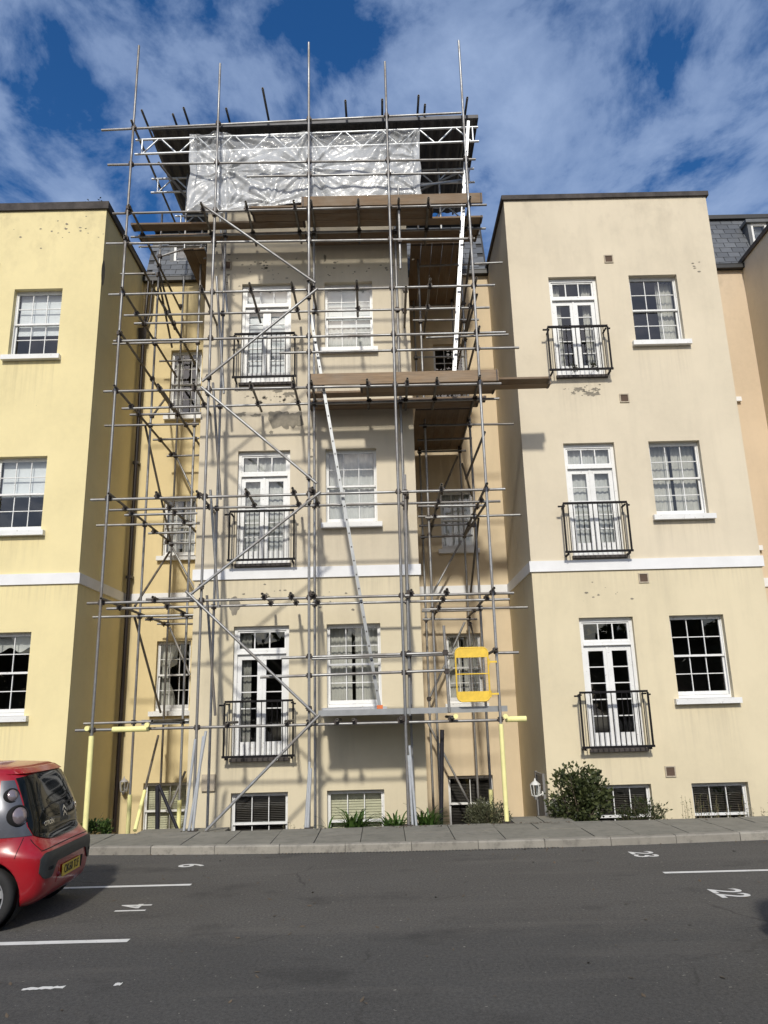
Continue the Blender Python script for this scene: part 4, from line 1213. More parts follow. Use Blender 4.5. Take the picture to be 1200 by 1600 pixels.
# couplers wherever tubes cross
def coupler_mesh():
    m = MB()
    for y0, y1, sx, sz in ((-.042, .0, .036, .042), (.0, .044, .042, .036)):
        m.box(-sx, y0, -sz, sx, y1, sz)
    m.tube((-.055, -.016, .0), (.055, -.016, 0), .009, 6); m.tube((0, .02, -.06), (0, .02, .055), .009, 6)
    m.box(.034, -.03, -.012, .056, .0, .012); m.box(-.012, .004, -.062, .012, .034, -.034)
    return m.mesh('coupler', M['coupler'])
CM = coupler_mesh(); ncp = 0
def closest(a, b_, c, d):
    u, v, w_ = b_ - a, d - c, a - c
    A, B, Cc, D, E = u.dot(u), u.dot(v), v.dot(v), u.dot(w_), v.dot(w_)
    den = A * Cc - B * B
    if den < 1e-6: return None
    s = (B * E - Cc * D) / den; t = (A * E - B * D) / den
    if not (-.001 <= s <= 1.001 and -.001 <= t <= 1.001): return None
    return a + u * s, c + v * t
pairs = [('upright', 'ledger'), ('ledger', 'transom'), ('upright', 'brace'), ('upright', 'transom'), ('ledger', 'rafter')]
seen = []
for p_, q_ in pairs:
    for t in TUBES[p_]:
        for s in TUBES[q_]:
            r = closest(Vector(t[:3]), Vector(t[3:]), Vector(s[:3]), Vector(s[3:]))
            if r is None or (r[0] - r[1]).length > .10: continue
            c = (r[0] + r[1]) / 2
            if any((c - e).length < .07 for e in seen) or len(seen) >= 296: continue
            seen.append(c)
            o = inst('coupler', CM, sc, c, rot=(0, JIT.choice((0, R(180))), R(90) if q_ == 'transom' and p_ == 'upright' else JIT.uniform(-.15, .15)))
# base plates, foam sleeves
for t in TUBES['upright'][:5]:
    m = MB(); m.box(t[0] - .07, t[1] - .07, .106, t[0] + .07, t[1] + .07, .122); part('base_plate', m, M['coupler'], sc)
def sleeve(a, b_, r=.042):
    m = MB(); m.tube(a, b_, r, 12); part('foam_sleeve', m, M['foam'], sc)
sleeve((-4.78, 13.0, .13), (-4.78, 13.0, 1.60)); sleeve((1.91, 13.0, .13), (1.91, 13.0, 1.62), .038)
sleeve((-4.46, 13.05, 1.69), (-3.86, 13.05, 1.69), .046); sleeve((2.0, 13.05, 1.69), (2.34, 13.05, 1.69), .048)
sleeve((-4.73, 15.0, -.3), (-4.73, 15.0, .50), .04); sleeve((-3.81, 15.0, -.3), (-3.81, 15.0, .38), .04); sleeve((1.94, 15.0, -.3), (1.94, 15.0, .42), .04)
a, b_ = [(Vector(t[:3]), Vector(t[3:])) for t in TUBES['brace'] if abs(t[2] - .9) < 1.6 and t[0] < -4 and t[2] > t[5] and t[5] < .3][0]
sleeve(a + (b_ - a) * .62, b_, .036)
for x_, z_ in ((-4.83, 1.72), (-3.86, 1.75), (1.17, 1.76), (1.98, 1.74)):
    m = MB(); m.tube((x_, 12.90, z_), (x_, 12.97, z_), .04, 10); part('end_cap', m, M['foam'], sc)
# aluminium lattice beams carrying the roof
def lattice(x0, z0, x1, z1, y, dz=.35):
    m = MB(); m.tube((x0, y, z0), (x1, y, z1), .0242, 8); m.tube((x0, y, z0 - dz), (x1, y, z1 - dz), .0242, 8)
    bm_ = part('lattice_beam', m, M['lattice'], sc, (x0, y, z0))
    n = max(2, round((x1 - x0) / .40)); st = (x1 - x0 - .24) / n
    for i in range(n):
        xa = x0 + .12 + i * st + .03; xb = xa + st - .06
        za = z0 + (z1 - z0) * (xa - x0) / (x1 - x0); zb = z0 + (z1 - z0) * (xb - x0) / (x1 - x0)
        q = MB(); q.tube((xa, y, za - (dz if i % 2 == 0 else 0)), (xb, y, zb - (0 if i % 2 == 0 else dz)), .017, 6); part('lacing', q, M['lattice'], bm_)
    for xe, ze in ((x0 + .14, z0), (x1 - .12, z1)):
        q = MB(); q.tube((xe, y, ze - dz), (xe, y, ze), .02, 6); part('lacing', q, M['lattice'], bm_)
lattice(-4.86, 13.47, 2.26, 13.61, 13.4); lattice(-4.86, 13.43, 2.30, 13.52, 14.55); lattice(-4.7, 13.45, 2.3, 13.55, 15.9)
for x0, y0, z0, x1, y1, z1 in ((.95, 13.45, 12.25, 2.0, 14.5, 13.2), (-4.4, 13.5, 13.0, -3.8, 14.4, 12.5), (.9, 14.55, 12.9, 2.1, 14.55, 13.5)):
    put_tube('brace', (x0, y0, z0), (x1, y1, z1), TM['steel'])
for x_ in (-4.05, 1.0, 1.5): put_tube('upright', (x_, 14.5, 11.6), (x_, 14.5, 13.5), TM['steel'])
for (x_, y_) in ((-4.55, 13.6), (-4.5, 14.2), (2.0, 13.9)):
    put_tube('rafter', (x_, y_, 13.7), (x_, 16.4, 13.7), TM['rusty_shaded'])

# ------------------------------------------------------------------ temporary tin roof above it
tr_ = thing('temporary_roof', 'flat temporary roof of dark tin sheets on top of the scaffold', 'roof', (-1.15, 14.8, 13.7))
x = -4.52; k = 0
while x < 2.2:
    wd = min(.85, 2.24 - x); m = MB(); nn = 17; y0, y1 = 13.33, 16.45
    top = []
    for i in range(nn):
        xx = x + (wd + .03) * i / (nn - 1); zz = 13.665 + (xx + 4.5) * .017 + .012 * (1 if (i // 2) % 2 else -1) + (.004 if k % 2 else 0)
        top.append((xx, zz))
    vs = [(a, y0, b_) for a, b_ in top] + [(a, y1, b_) for a, b_ in top] + [(a, y0, b_ + .004) for a, b_ in top] + [(a, y1, b_ + .004) for a, b_ in top]
    fs = [(i + 1, i, nn + i, nn + i + 1) for i in range(nn - 1)] + [(2 * nn + i, 2 * nn + i + 1, 3 * nn + i + 1, 3 * nn + i) for i in range(nn - 1)] + [(i, i + 1, 2 * nn + i + 1, 2 * nn + i) for i in range(nn - 1)]
    m.add(vs, fs); part('roof_sheet', m, M['tin'], tr_); x += wd; k += 1
m = MB(); m.hexa([(-4.52, 13.28, 13.62), (2.26, 13.28, 13.735), (2.26, 13.325, 13.735), (-4.52, 13.325, 13.62), (-4.52, 13.28, 13.70), (2.26, 13.28, 13.815), (2.26, 13.325, 13.815), (-4.52, 13.325, 13.70)])
part('edge_flashing', m, M['tin'], tr_)

# ------------------------------------------------------------------ plastic sheeting under the roof
def sheeting():
    nu, nv = 210, 90; x0, x1 = -3.70, 1.03; m = MB(); vs = []
    ties = [(-3.7, 13.42), (-3.05, 13.45), (-1.25, 13.45), (.40, 13.5), (1.03, 13.5), (-3.7, 11.62), (-2.95, 11.65), (-1.25, 12.6), (1.03, 11.9), (-2.95, 12.6), (1.0, 12.8), (-2.0, 11.8)]
    for j in range(nv + 1):
        v = j / nv
        for i in range(nu + 1):
            u = i / nu; xx = x0 + (x1 - x0) * u
            zt = 13.49 - .07 * abs(math.sin((xx + 3.05) / 1.8 * math.pi)) ** 1.5 + .02 * math.sin(xx * 3) + .03 * noise.noise(Vector((xx * 2.5, 0, 4)))
            zb = 11.60 + .22 * max(0, min(1, (xx + 3.0) / 1.7)) + .03 * noise.noise(Vector((xx * 2, 3, 1)))
            zz = zb + (zt - zb) * v
            d = 0
            for k, (tx, tz) in enumerate(ties):          # folds fan out from each tie
                dx_, dz_ = xx - tx, zz - tz; r = math.hypot(dx_, dz_) + .03; a = math.atan2(dz_, dx_)
                f = .8 - 2.2 * abs(noise.noise(Vector((a * 2.6, k * 7.7, 0)))) + .35 * (.5 - 2 * abs(noise.noise(Vector((a * 6, k * 3.3, r * .6)))))
                d += .085 * f * min(1, r / .16) * math.exp(-r / .75)
            d += .03 * noise.noise(Vector((xx * 1.1 + zz * .9, zz * 1.3, 0))) + .012 * (.4 - abs(noise.noise(Vector((xx * 3.4 - zz * 2.6, zz * 1.6 + xx * .8, 2)))) * 2)
            d += .004 * noise.noise(Vector((xx * 12, zz * 15, 2)))
            edge = min(1, min(u, 1 - u) * 30)
            bulge = .05 * math.sin(math.pi * v) * abs(math.sin((xx + 3.05) / 1.8 * math.pi))
            xx += (.05 * noise.noise(Vector((zz * 2.2, 7, u))) - .03 * math.sin(math.pi * v)) * (1 if u > .97 else -1 if u < .03 else 0)
            vs.append((xx, 13.24 - bulge + max(-.12, min(.14, d)) * edge, zz))
    fs = [(j * (nu + 1) + i, j * (nu + 1) + i + 1, (j + 1) * (nu + 1) + i + 1, (j + 1) * (nu + 1) + i) for j in range(nv) for i in range(nu)]
    m.add(vs, fs, True)
    return m
solid('plastic_sheet', sheeting(), M['sheet'], 'wrinkled translucent plastic sheeting hung under the roof on the top lift', 'plastic sheet')

# ------------------------------------------------------------------ boards
GB = 'timber boards laid on the scaffold'
def board(label, p0, p1, wd=.222, th=.038, up=False, mat='timber'):
    """a plank between the centre points p0 and p1 of its underside"""
    p0, p1 = Vector(p0), Vector(p1); d = (p1 - p0); L = d.length; d.normalize(); s = Vector((0, 0, 1)).cross(d).normalized(); n = d.cross(s)
    hw = wd / 2; m = MB(); c = (p0 + p1) / 2; k = 8; rg = random.Random(int(L * 1000 + p0.y * 100 + p0.z)); rings = []
    tw = rg.uniform(-.008, .008); bow = rg.uniform(-.007, .007)
    vs = []
    for i in range(k + 1):
        f = i / k; x_ = (f - .5) * L; o = Vector((0, 0, bow * (1 - (2 * f - 1) ** 2)))
        for sx, sz in (((-1, 0), (1, 0), (1, 1), (-1, 1))):
            if up: q = Vector((x_, sz * th, sx * hw + hw))
            else: q = Vector((x_, sx * hw, sz * th + sx * tw * (2 * f - 1)))
            vs.append(q + o)
    fs = [(0, 3, 2, 1), (k * 4, k * 4 + 1, k * 4 + 2, k * 4 + 3)]
    for i in range(k):
        a = i * 4; b_ = a + 4
        for e in range(4): fs.append((a + e, a + (e + 1) % 4, b_ + (e + 1) % 4, b_ + e))
    m.add(vs, fs)
    o = bpy.data.objects.new('scaffold_board', m.mesh('scaffold_board', M[mat])); link(o, None, c)
    o.rotation_euler = (0, 0, math.atan2(d.y, d.x))
    for e in (-1, 1):
        q = MB(); xe = e * (L / 2 - .03)
        if up: q.box(xe - .014, -.002, -.002, xe + .014, th + .002, wd + .002)
        else: q.box(xe - .014, -hw - .002, -.009, xe + .014, hw + .002, th + .009)
        ob = bpy.data.objects.new('end_band', q.mesh('end_band', M['coupler'])); COL.objects.link(ob); ob.parent = o; WL[ob.name] = c
    tag(o, label, 'board', GB)
    return o
zF, zD = 11.548, 7.764
ROW = (13.185, 13.415, 13.645, 14.045, 14.275)
O5 = ('outermost', 'second', 'third', 'fourth', 'fifth')
for i, yy in enumerate(ROW):
    if i < 2: board('%s board from the front on the top platform, below the plastic sheet' % O5[i], (-2.42 + .02 * i, yy, zF), (1.22 + .01 * i, yy, zF))
    else:
        board('%s board from the front on the top platform, right half up to the free end' % O5[i], (-1.32, yy, zF), (2.30 - .02 * i, yy, zF))
        if i < 4: board('%s board from the front on the top platform, left half reaching past the third pole' % O5[i], (-4.96 + .03 * i, yy, zF), (-1.36, yy, zF))
for i, yy in enumerate(ROW):
    if i < 2: board('%s board of the middle platform, its bare end jutting far out to the right' % ('front' if i == 0 else 'second'), (-.30, yy + .02, zD), (3.25 + .05 * i, yy + .02, zD))
    else: board('%s board from the front of the middle platform, ending by the right corner pole' % O5[i], (-1.33, yy, zD), (2.28 - .12 * (i - 2), yy, zD))
for i in range(5):
    board('%s board from the left of the top deck running back into the right recess' % ('leftmost', 'second', 'third', 'fourth', 'fifth')[i], (.93 + .232 * i, 14.42, zF - .005), (.95 + .232 * i, 17.0, zF - .005))
    board('%s board from the left of the middle deck running back into the right recess' % ('leftmost', 'second', 'third', 'fourth', 'fifth')[i], (.90 + .226 * i, 14.42, zD - .005), (.90 + .226 * i, 16.95, zD - .005))
for i in range(2): board('%s board of the narrow top walkway running back into the left recess' % ('inner', 'outer')[i], (-3.72 - .232 * i, 14.42, zF - .002), (-3.72 - .232 * i, 16.95, zF - .002))
board('toe board standing on edge along the front of the top platform', (-1.38, 13.035, zF - .03), (2.19, 13.035, zF - .02), .222, .036, True)
board('toe board standing on edge along the front of the middle platform', (-1.24, 13.035, zD - .05), (2.27, 13.035, zD - .04), .222, .036, True)
# grey staging on the lowest lift
def staging(label, x0, x1, y0, y1, z):
    t = thing('staging_board', label, 'staging', ((x0 + x1) / 2, (y0 + y1) / 2, z))
    for i in range(3):
        a = y0 + (y1 - y0) * i / 3; b_ = y0 + (y1 - y0) * (i + 1) / 3 - .008
        m = MB(); m.box(x0, a, z, x1, b_, z + .02); m.box(x0, a, z - .05, x1, a + .012, z - .001); m.box(x0, b_ - .012, z - .05, x1, b_, z - .001); part('deck_plank', m, M['deck'], t)
    m = MB(); m.box(x0 - .03, y0 - .012, z - .065, x1 + .03, y0 - .002, z + .028); part('side_rail', m, M['alu'], t)
staging('long grey metal staging along the lowest lift, under the ladder foot', -1.06, 2.02, 13.11, 13.84, 1.88)
staging('second run of grey staging on the lowest lift, close against the cream wall', -1.10, 1.20, 13.93, 14.32, 1.88)
staging('short grey metal staging on the lowest lift inside the left recess', -4.55, -3.62, 14.98, 15.5, 1.80)

# ------------------------------------------------------------------ ladders and gate
def ladder(label, a, b_, mat, group='aluminium ladders on the scaffold', ya=13.16, yb=13.49):
    a, b_ = Vector(a), Vector(b_); t = thing('ladder', label, 'ladder', a, group)
    d = (b_ - a); L = d.length; d.normalize(); s = Vector((d.z, 0, -d.x))
    for yy in (ya, yb):
        m = MB(); c = [Vector((a.x, yy, a.z)), Vector((b_.x, yy, b_.z))]; w_, tt = .027, .013
        pts = []
        for q in c:
            pts += [q + s * w_ + Vector((0, -tt, 0)), q - s * w_ + Vector((0, -tt, 0)), q - s * w_ + Vector((0, tt, 0)), q + s * w_ + Vector((0, tt, 0))]
        m.hexa(pts); part('stile', m, M[mat], t)
    n = int(L / .25)
    for i in range(1, n):
        q = a + d * (i * .25)
        m = MB(); m.tube((q.x, ya - .017, q.z), (q.x, yb + .017, q.z), .014, 8); part('rung', m, M['coupler'], t)
    m = MB(); q = a - d * .02; m.box(q.x - .05, ya - .02, q.z - .03, q.x + .05, yb + .02, q.z + .03); part('foot', m, M['orange'], t)
ladder('lower aluminium ladder leaning across the scaffold from the staging up to the middle platform', (-.07, 13.3, 1.96), (-1.215, 13.3, 9.22), 'alu')
ladder('upper aluminium ladder, coloured as if sunlit, standing on the middle platform at the right corner', (1.465, 13.3, 7.83), (2.03, 13.3, 13.55), 'alu_sunlit')
g = thing('ladder_gate', 'yellow metal guard gate with rounded corners on the lowest lift', 'gate', (1.48, 13.0, 2.42))
def rr(x0, x1, z0, z1, r, y0, y1, n=5):
    pts = []
    for cx, cz, a0 in ((x1 - r, z1 - r, 0), (x0 + r, z1 - r, 90), (x0 + r, z0 + r, 180), (x1 - r, z0 + r, 270)):
        for i in range(n + 1):
            a = R(a0 + 90 * i / n); pts.append((cx + r * math.cos(a), cz + r * math.sin(a)))
    return pts
m = MB(); P = rr(1.215, 1.755, 1.99, 2.86, .09, 0, 0)
for a, b_ in zip(P, P[1:] + P[:1]): m.tube((a[0], 12.96, a[1]), (b_[0], 12.96, b_[1]), .014, 8)
part('gate_frame', m, M['gate'], g)
for z0, z1, top in ((2.70, 2.85, 1), (2.0, 2.15, 0)):
    q = [p for p in rr(1.225, 1.745, 2.0, 2.85, .08, 0, 0) if (p[1] > z0 if top else p[1] < z1)]
    q = q + ([(1.225, z0), (1.745, z0)] if top else [])
    if not top: q = [(1.225, z1)] + q + [(1.745, z1)]
    m = MB(); n = len(q); m.add([(a, 12.95, b_) for a, b_ in q] + [(a, 12.97, b_) for a, b_ in q], [tuple(range(n))[::-1], tuple(range(n, 2 * n))] + [(i, (i + 1) % n, n + (i + 1) % n, n + i) for i in range(n)])
    part('gate_panel', m, M['gate'], g)
m = MB(); m.tube((1.22, 12.96, 2.43), (1.75, 12.96, 2.43), .011, 8); part('mid_rail', m, M['gate'], g)
m = MB()
for i in range(1, 9): m.tube((1.23 + .058 * i, 12.965, 2.15), (1.23 + .058 * i, 12.965, 2.70), .0022, 4)
for i in range(1, 9): m.tube((1.23, 12.965, 2.15 + .061 * i), (1.745, 12.965, 2.15 + .061 * i), .0022, 4)
o = part('wire_mesh', m, M['alu'], g); o['kind'] = 'stuff'
for z_ in (2.1, 2.62):
    m = MB(); m.tube((1.765, 12.96, z_ - .05), (1.765, 12.96, z_ + .05), .02, 8); m.box(1.765, 12.94, z_ - .015, 1.90, 12.98, z_ + .015); part('hinge', m, M['gate'], g)

# ------------------------------------------------------------------ cars
def superpt(th, z, prof):
    zs = [p[0] for p in prof]
    z = max(zs[0], min(zs[-1], z))
    for i in range(len(zs) - 1):
        if z <= zs[i + 1]: break
    f = (z - zs[i]) / (zs[i + 1] - zs[i])
    # smooth interpolation of the profile rows (Catmull-Rom)
    def cr(k):
        p0 = prof[max(0, i - 1)]; p1 = prof[i]; p2 = prof[i + 1]; p3 = prof[min(len(prof) - 1, i + 2)]
        m1 = (p2[k] - p0[k]) / max(1e-6, (p2[0] - p0[0])) * (p2[0] - p1[0]); m2 = (p3[k] - p1[k]) / max(1e-6, (p3[0] - p1[0])) * (p2[0] - p1[0])
        return (2 * f ** 3 - 3 * f * f + 1) * p1[k] + (f ** 3 - 2 * f * f + f) * m1 + (-2 * f ** 3 + 3 * f * f) * p2[k] + (f ** 3 - f * f) * m2
    xr, xf, w_ = cr(1), cr(2), cr(3); n = 6.8 - 1.8 * max(0, min(1, (z - .85) / .5)) + 1.8 * max(0, min(1, (.72 - z) / .08))
    cx, a = (xr + xf) / 2, (xr - xf) / 2; c, s = math.cos(th), math.sin(th)
    sg = lambda v: (1 if v >= 0 else -1) * abs(v) ** (2 / n)
    return Vector((cx + a * sg(c), w_ * sg(s), z))
PROF = [(.19, .41, -2.84, .77), (.25, .485, -2.91, .795), (.36, .52, -2.96, .812), (.50, .53, -2.965, .82), (.62, .525, -2.95, .822), (.70, .47, -2.90, .817),
        (.78, .405, -2.74, .812), (.90, .385, -2.45, .80), (1.0, .36, -2.10, .785), (1.1, .325, -1.85, .755), (1.2, .285, -1.6, .715), (1.3, .24, -1.33, .675), (1.36, .20, -1.1, .635), (1.405, .15, -.88, .58), (1.435, .03, -.65, .47), (1.45, -.24, -.50, .28)]
def rear_pt(y, z):
    """the point of the tail at lateral y and height z"""
    lo, hi = (0, math.pi / 2) if y >= 0 else (-math.pi / 2, 0)
    for _ in range(40):
        mid = (lo + hi) / 2
        if superpt(mid, z, PROF).y < y: lo = mid
        else: hi = mid
    return superpt((lo + hi) / 2, z, PROF)
def build_car(label, cat, x, y, paint, rot=0.0, group=None, badges=True):
    t = thing('parked_car', label, cat, (0, 0, 0), group)
    N = 96; zs = [.19 + (1.45 - .19) * i / 46 for i in range(47)]
    m = MB(); vs = []
    for z in zs:
        for k in range(N): vs.append(superpt(2 * math.pi * k / N, z, PROF))
    fs = [(j * N + k, j * N + (k + 1) % N, (j + 1) * N + (k + 1) % N, (j + 1) * N + k) for j in range(len(zs) - 1) for k in range(N)]
    fs += [tuple(range(N))[::-1], tuple(range((len(zs) - 1) * N, len(zs) * N))]
    m.add(vs, fs, True)
    body = part('body', m, M[paint], t, (0, 0, 0))
    # wheel arches are cut out of the body
    cutters = MB()
    for wx in (0.0, -2.34):
        for sy in (-1, 1): cutters.tube((wx, sy * .58, .29), (wx, sy * 1.0, .29), .335, 32)
    cme = cutters.mesh('arch', None); co = bpy.data.objects.new('arch', cme); COL.objects.link(co)
    bo = body.modifiers.new('arches', 'BOOLEAN'); bo.object = co; bo.operation = 'DIFFERENCE'; bo.solver = 'EXACT'
    bpy.context.view_layer.update()
    dg = bpy.context.evaluated_depsgraph_get(); me = bpy.data.meshes.new_from_object(body.evaluated_get(dg))
    body.modifiers.clear(); body.data = me; bpy.data.objects.remove(co)
    for wx in (0.0, -2.34):
        for sy in (-1, 1):
            w_ = MB(); w_.lathe([(.325, -.0), (.325, .2), (0, .2)], (wx, sy * .765, .29), (0, -sy, 0), 24)
            part('wheel_arch', w_, M['dark'], t)
            a = MB(); ax = (0, sy, 0); c0 = (wx, sy * .625, .28)
            a.lathe([(.19, -.02), (.255, -.02), (.277, .0), (.282, .03), (.282, .11), (.275, .145), (.25, .16), (.215, .16), (.195, .15)], c0, ax, 32); ty = part('tyre', a, M['tyre'], t, (wx, sy * .71, .28))
            a = MB(); a.lathe([(.197, .148), (.19, .135), (.175, .115), (.17, .10), (.0, .09)], c0, ax, 32); rim = part('wheel', a, M['car_plastic'], t, (wx, sy * .72, .28))
            a = MB(); a.lathe([(.200, .150), (.185, .152), (.183, .135)], c0, ax, 32); a.lathe([(.0, .155), (.035, .153), (.045, .135), (.05, .1)], c0, ax, 20); part('rim', a, M['wheel'], rim, (wx, sy * .72, .28))
            for k in range(7):
                an = 2 * math.pi * k / 7 + .2; d = Vector((math.cos(an), 0, math.sin(an))); s = Vector((-math.sin(an), 0, math.cos(an))); yy = Vector((wx, sy * .625, .28)); o_ = Vector((0, sy, 0))
                a = MB(); p = []
                for lv in (.10, .145):
                    p += [yy + d * .03 + s * .022 + o_ * lv, yy + d * .19 + s * .034 + o_ * lv, yy + d * .19 - s * .034 + o_ * lv, yy + d * .03 - s * .022 + o_ * lv]
                a.hexa(p if sy < 0 else p[4:] + p[:4]); part('spoke', a, M['wheel'], rim)
    def skin(name, fn, nu, nv, mat, off=.006, parent=t, label=None):
        """panel lying on the tail: fn(a, b) -> (y, z)"""
        g = [[None] * (nu + 1) for _ in range(nv + 1)]
        for j in range(nv + 1):
            for i in range(nu + 1): g[j][i] = rear_pt(*fn(-1 + 2 * i / nu, j / nv))
        q = MB(); vs = []
        for lift in (off, -.012):
            for j in range(nv + 1):
                for i in range(nu + 1):
                    a = g[j][min(nu, i + 1)] - g[j][max(0, i - 1)]; b2 = g[min(nv, j + 1)][i] - g[max(0, j - 1)][i]
                    n_ = a.cross(b2); n_ = n_.normalized() if n_.length > 1e-9 else Vector((1, 0, 0))
                    if n_.x < -.2: n_.negate()
                    vs.append(g[j][i] + n_ * lift)
        W_ = nu + 1; K = W_ * (nv + 1)
        fs = [(j * W_ + i, j * W_ + i + 1, (j + 1) * W_ + i + 1, (j + 1) * W_ + i) for j in range(nv) for i in range(nu)]
        q.add(vs, fs, True)
        edge = [i for i in range(W_)] + [j * W_ + nu for j in range(1, nv + 1)] + [nv * W_ + i for i in range(nu - 1, -1, -1)] + [j * W_ for j in range(nv - 1, 0, -1)]
        q.add(vs, [(edge[k], K + edge[k], K + edge[(k + 1) % len(edge)], edge[(k + 1) % len(edge)]) for k in range(len(edge))])
        return part(name, q, M[mat], parent, label=label)
    def hw(z): return .575 + .085 * min(1, max(0, (z - .72) / .16)) - .09 * max(0, (z - .98) / .4)
    def glass_fn(a, b_):
        zb = .725 + .07 * abs(a) ** 4; zt = 1.345 - .03 * abs(a) ** 3
        z = zb + (zt - zb) * b_; return a * hw(max(z, .80 + .05 * b_)), z
    tg = skin('rear_window', glass_fn, 36, 18, 'car_glass', .008)
    if badges:
        def on_tail(name, me, y, z, mat, rx=0):
            p = rear_pt(y, z); me.materials.append(M[mat]); yn = (rear_pt(y + .02, z) - rear_pt(y - .02, z)); zn = rear_pt(y, z + .02) - rear_pt(y, z - .02)
            n_ = yn.cross(zn).normalized(); yv = yn.normalized(); zv = n_.cross(yv)
            o = bpy.data.objects.new(name, me); o.parent = tg; COL.objects.link(o)
            mt = Matrix((yv, zv, n_)).transposed().to_4x4(); mt.translation = p + n_ * .012 - WL[tg.name]; o.matrix_local = mt; WL[o.name] = p
            return o
        on_tail('maker_lettering', text_mesh('CITROËN', .058, .003, .001), -.33, .875, 'chrome')
        on_tail('model_lettering', text_mesh('C1', .085, .003, .001), .50, .955, 'chrome')
        q = MB()
        for k in range(2):
            for sx in (-1, 1):
                z_ = -.035 + .055 * k; q.hexa([(sx * 0, z_ + .05, 0), (sx * .052, z_, 0), (sx * .052, z_ - .018, 0), (0, z_ + .025, 0), (0, z_ + .05, .008), (sx * .052, z_, .008), (sx * .052, z_ - .018, .008), (0, z_ + .025, .008)][::1])
        on_tail('chevron_badge', q.mesh('chevron_badge', None), .10, .93, 'chrome')
        skin('badge_boss', lambda a, b_: (.10 + a * .115 * (1 - .25 * b_), .845 + .175 * b_), 8, 6, 'car_plastic', .0095, tg)
    # shut lines of the tailgate and bumper
    skin('panel_gap', lambda a, b_: (a * .66, .667 - .012 * abs(a) ** 4 + .007 * b_), 30, 1, 'dark', .0018)
    for sy in (-1, 1):
        skin('panel_gap', lambda a, b_: (sy * (.655 + .004 * a), .665 + .10 * b_), 1, 6, 'dark', .0018)
        q = MB(); gx = [(-.02 + .33 * i / 6) for i in range(7)]
        # along the side from the lamp cluster down to the wheel arch
        vs = []
        for k in range(2):
            for i in range(9):
                z = .79 - .17 * i / 8; th = None; yv = superpt(math.pi / 2, z, PROF).y
                lo, hi = 0.0, math.pi / 2
                tx = .30 - .03 * i / 8 + .006 * k
                for _ in range(30):
                    mid = (lo + hi) / 2
                    if superpt(mid, z, PROF).x > tx: lo = mid
                    else: hi = mid
                pt = superpt((lo + hi) / 2, z, PROF); vs.append((pt.x, sy * (pt.y + .0018), z))
        q.add(vs, [(i, i + 1, 9 + i + 1, 9 + i) if sy < 0 else (9 + i, 9 + i + 1, i + 1, i) for i in range(8)]); part('panel_gap', q, M['dark'], t)
    # rear wiper
    q = MB(); q.tube(rear_pt(.10, 1.0) + Vector((.02, 0, 0)), rear_pt(.42, 1.03) + Vector((.02, 0, 0)), .008, 6); part('rear_wiper', q, M['dark'], t)
    # bumper strip with its drooping ends
    def strip(a, b_):
        y_ = a * .70; e = max(0, (abs(y_) - .40) / .14); e = min(1, e); e = e * e * (3 - 2 * e); r = max(0, (abs(y_) - .62) / .08)
        zt = .64 - .05 * min(1, r) ** 2; zb = .535 - .125 * e * (1 - min(1, r) ** 2 * .5); return y_, zb + (zt - zb) * b_
    bs = skin('bumper_strip', strip, 48, 6, 'car_plastic', .012)
    for sy in (-1, 1): skin('recess_shade', lambda a, b_: (sy * .56 + a * .045, .48 + .03 * b_), 4, 2, 'dark', .0145, bs)  # dark patches painted in for the shade of recesses in the strip
    skin('plate_recess', lambda a, b_: (a * .36 * (1 - .08 * b_), .33 + .165 * b_), 14, 5, paint, .003)
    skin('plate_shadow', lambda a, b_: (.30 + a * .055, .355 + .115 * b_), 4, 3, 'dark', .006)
    q = MB(); px = .541; q.box(px, -.275, .362, px + .006, .245, .473); pl_ = part('number_plate', q, M['plate'], t)
    if badges:
        me = text_mesh('OK60 TLF', .107, .0012, .0015); me.materials.append(M['ink']); o = inst('plate_lettering', me, pl_, (px + .0078, -.015, .418)); o.rotation_euler = (R(90), 0, R(90)); o.scale = (.92, 1, 1)
    q = MB(); q.lathe([(.028, 0), (.024, .014), (0, .022)], rear_pt(-.33, .40) + Vector((-.002, 0, 0)), (1, 0, 0), 14); part('fog_lamp', q, M['lamp_red'], t)
    # lamp clusters on the rear pillars
    for sy in (-1, 1):
        def lampfn(a, b_):
            z = .80 + .50 * b_; inn = hw(z) + .012; out = (.807, .80, .775, .735)[min(3, int(b_ * 3.999))]; out = .806 - .02 * b_ - .055 * b_ * b_
            lim = superpt(math.pi / 2, z, PROF).y * .9985; out = min(lim, out + .03); o_ = inn + (out - inn) * (.5 + .5 * a) * (1 - .35 * b_); return sy * min(o_, lim), z
        hs = skin('lamp_housing', lampfn if sy > 0 else (lambda a, b_: lampfn(-a, b_)), 12, 12, 'lamp_house', .006)
        for z_, r_ in ((.985, .100), (1.165, .072)):
            yy = .70 if z_ < 1 else .668
            p = rear_pt(sy * yy, z_); e = .03
            n_ = (rear_pt(sy * (yy + .02), z_) - rear_pt(sy * (yy - .02), z_)).cross(rear_pt(sy * yy, z_ + e) - rear_pt(sy * yy, z_ - e)).normalized()
            if n_.x < 0: n_.negate()
            n_ = (n_ + Vector((.55, 0, 0))).normalized()
            q = MB(); q.lathe([(r_, -.05), (r_, .006), (r_ * .93, .018), (r_ * .8, .02)], p, n_, 24); lr = part('rear_lamp', q, M['dark'], t, p)
            q = MB(); q.lathe([(r_ * .86, .004), (r_ * .72, .022), (r_ * .4, .034), (0, .038)], p, n_, 24); part('lens', q, M['lamp_clear'], lr)
            q = MB(); q.lathe([(r_ * .96, .010), (r_ * .93, .020), (r_ * .84, .023), (r_ * .82, .014)], p, n_, 24); part('lamp_ring', q, M['dark'], lr)
    # spoiler lip
    q = MB()
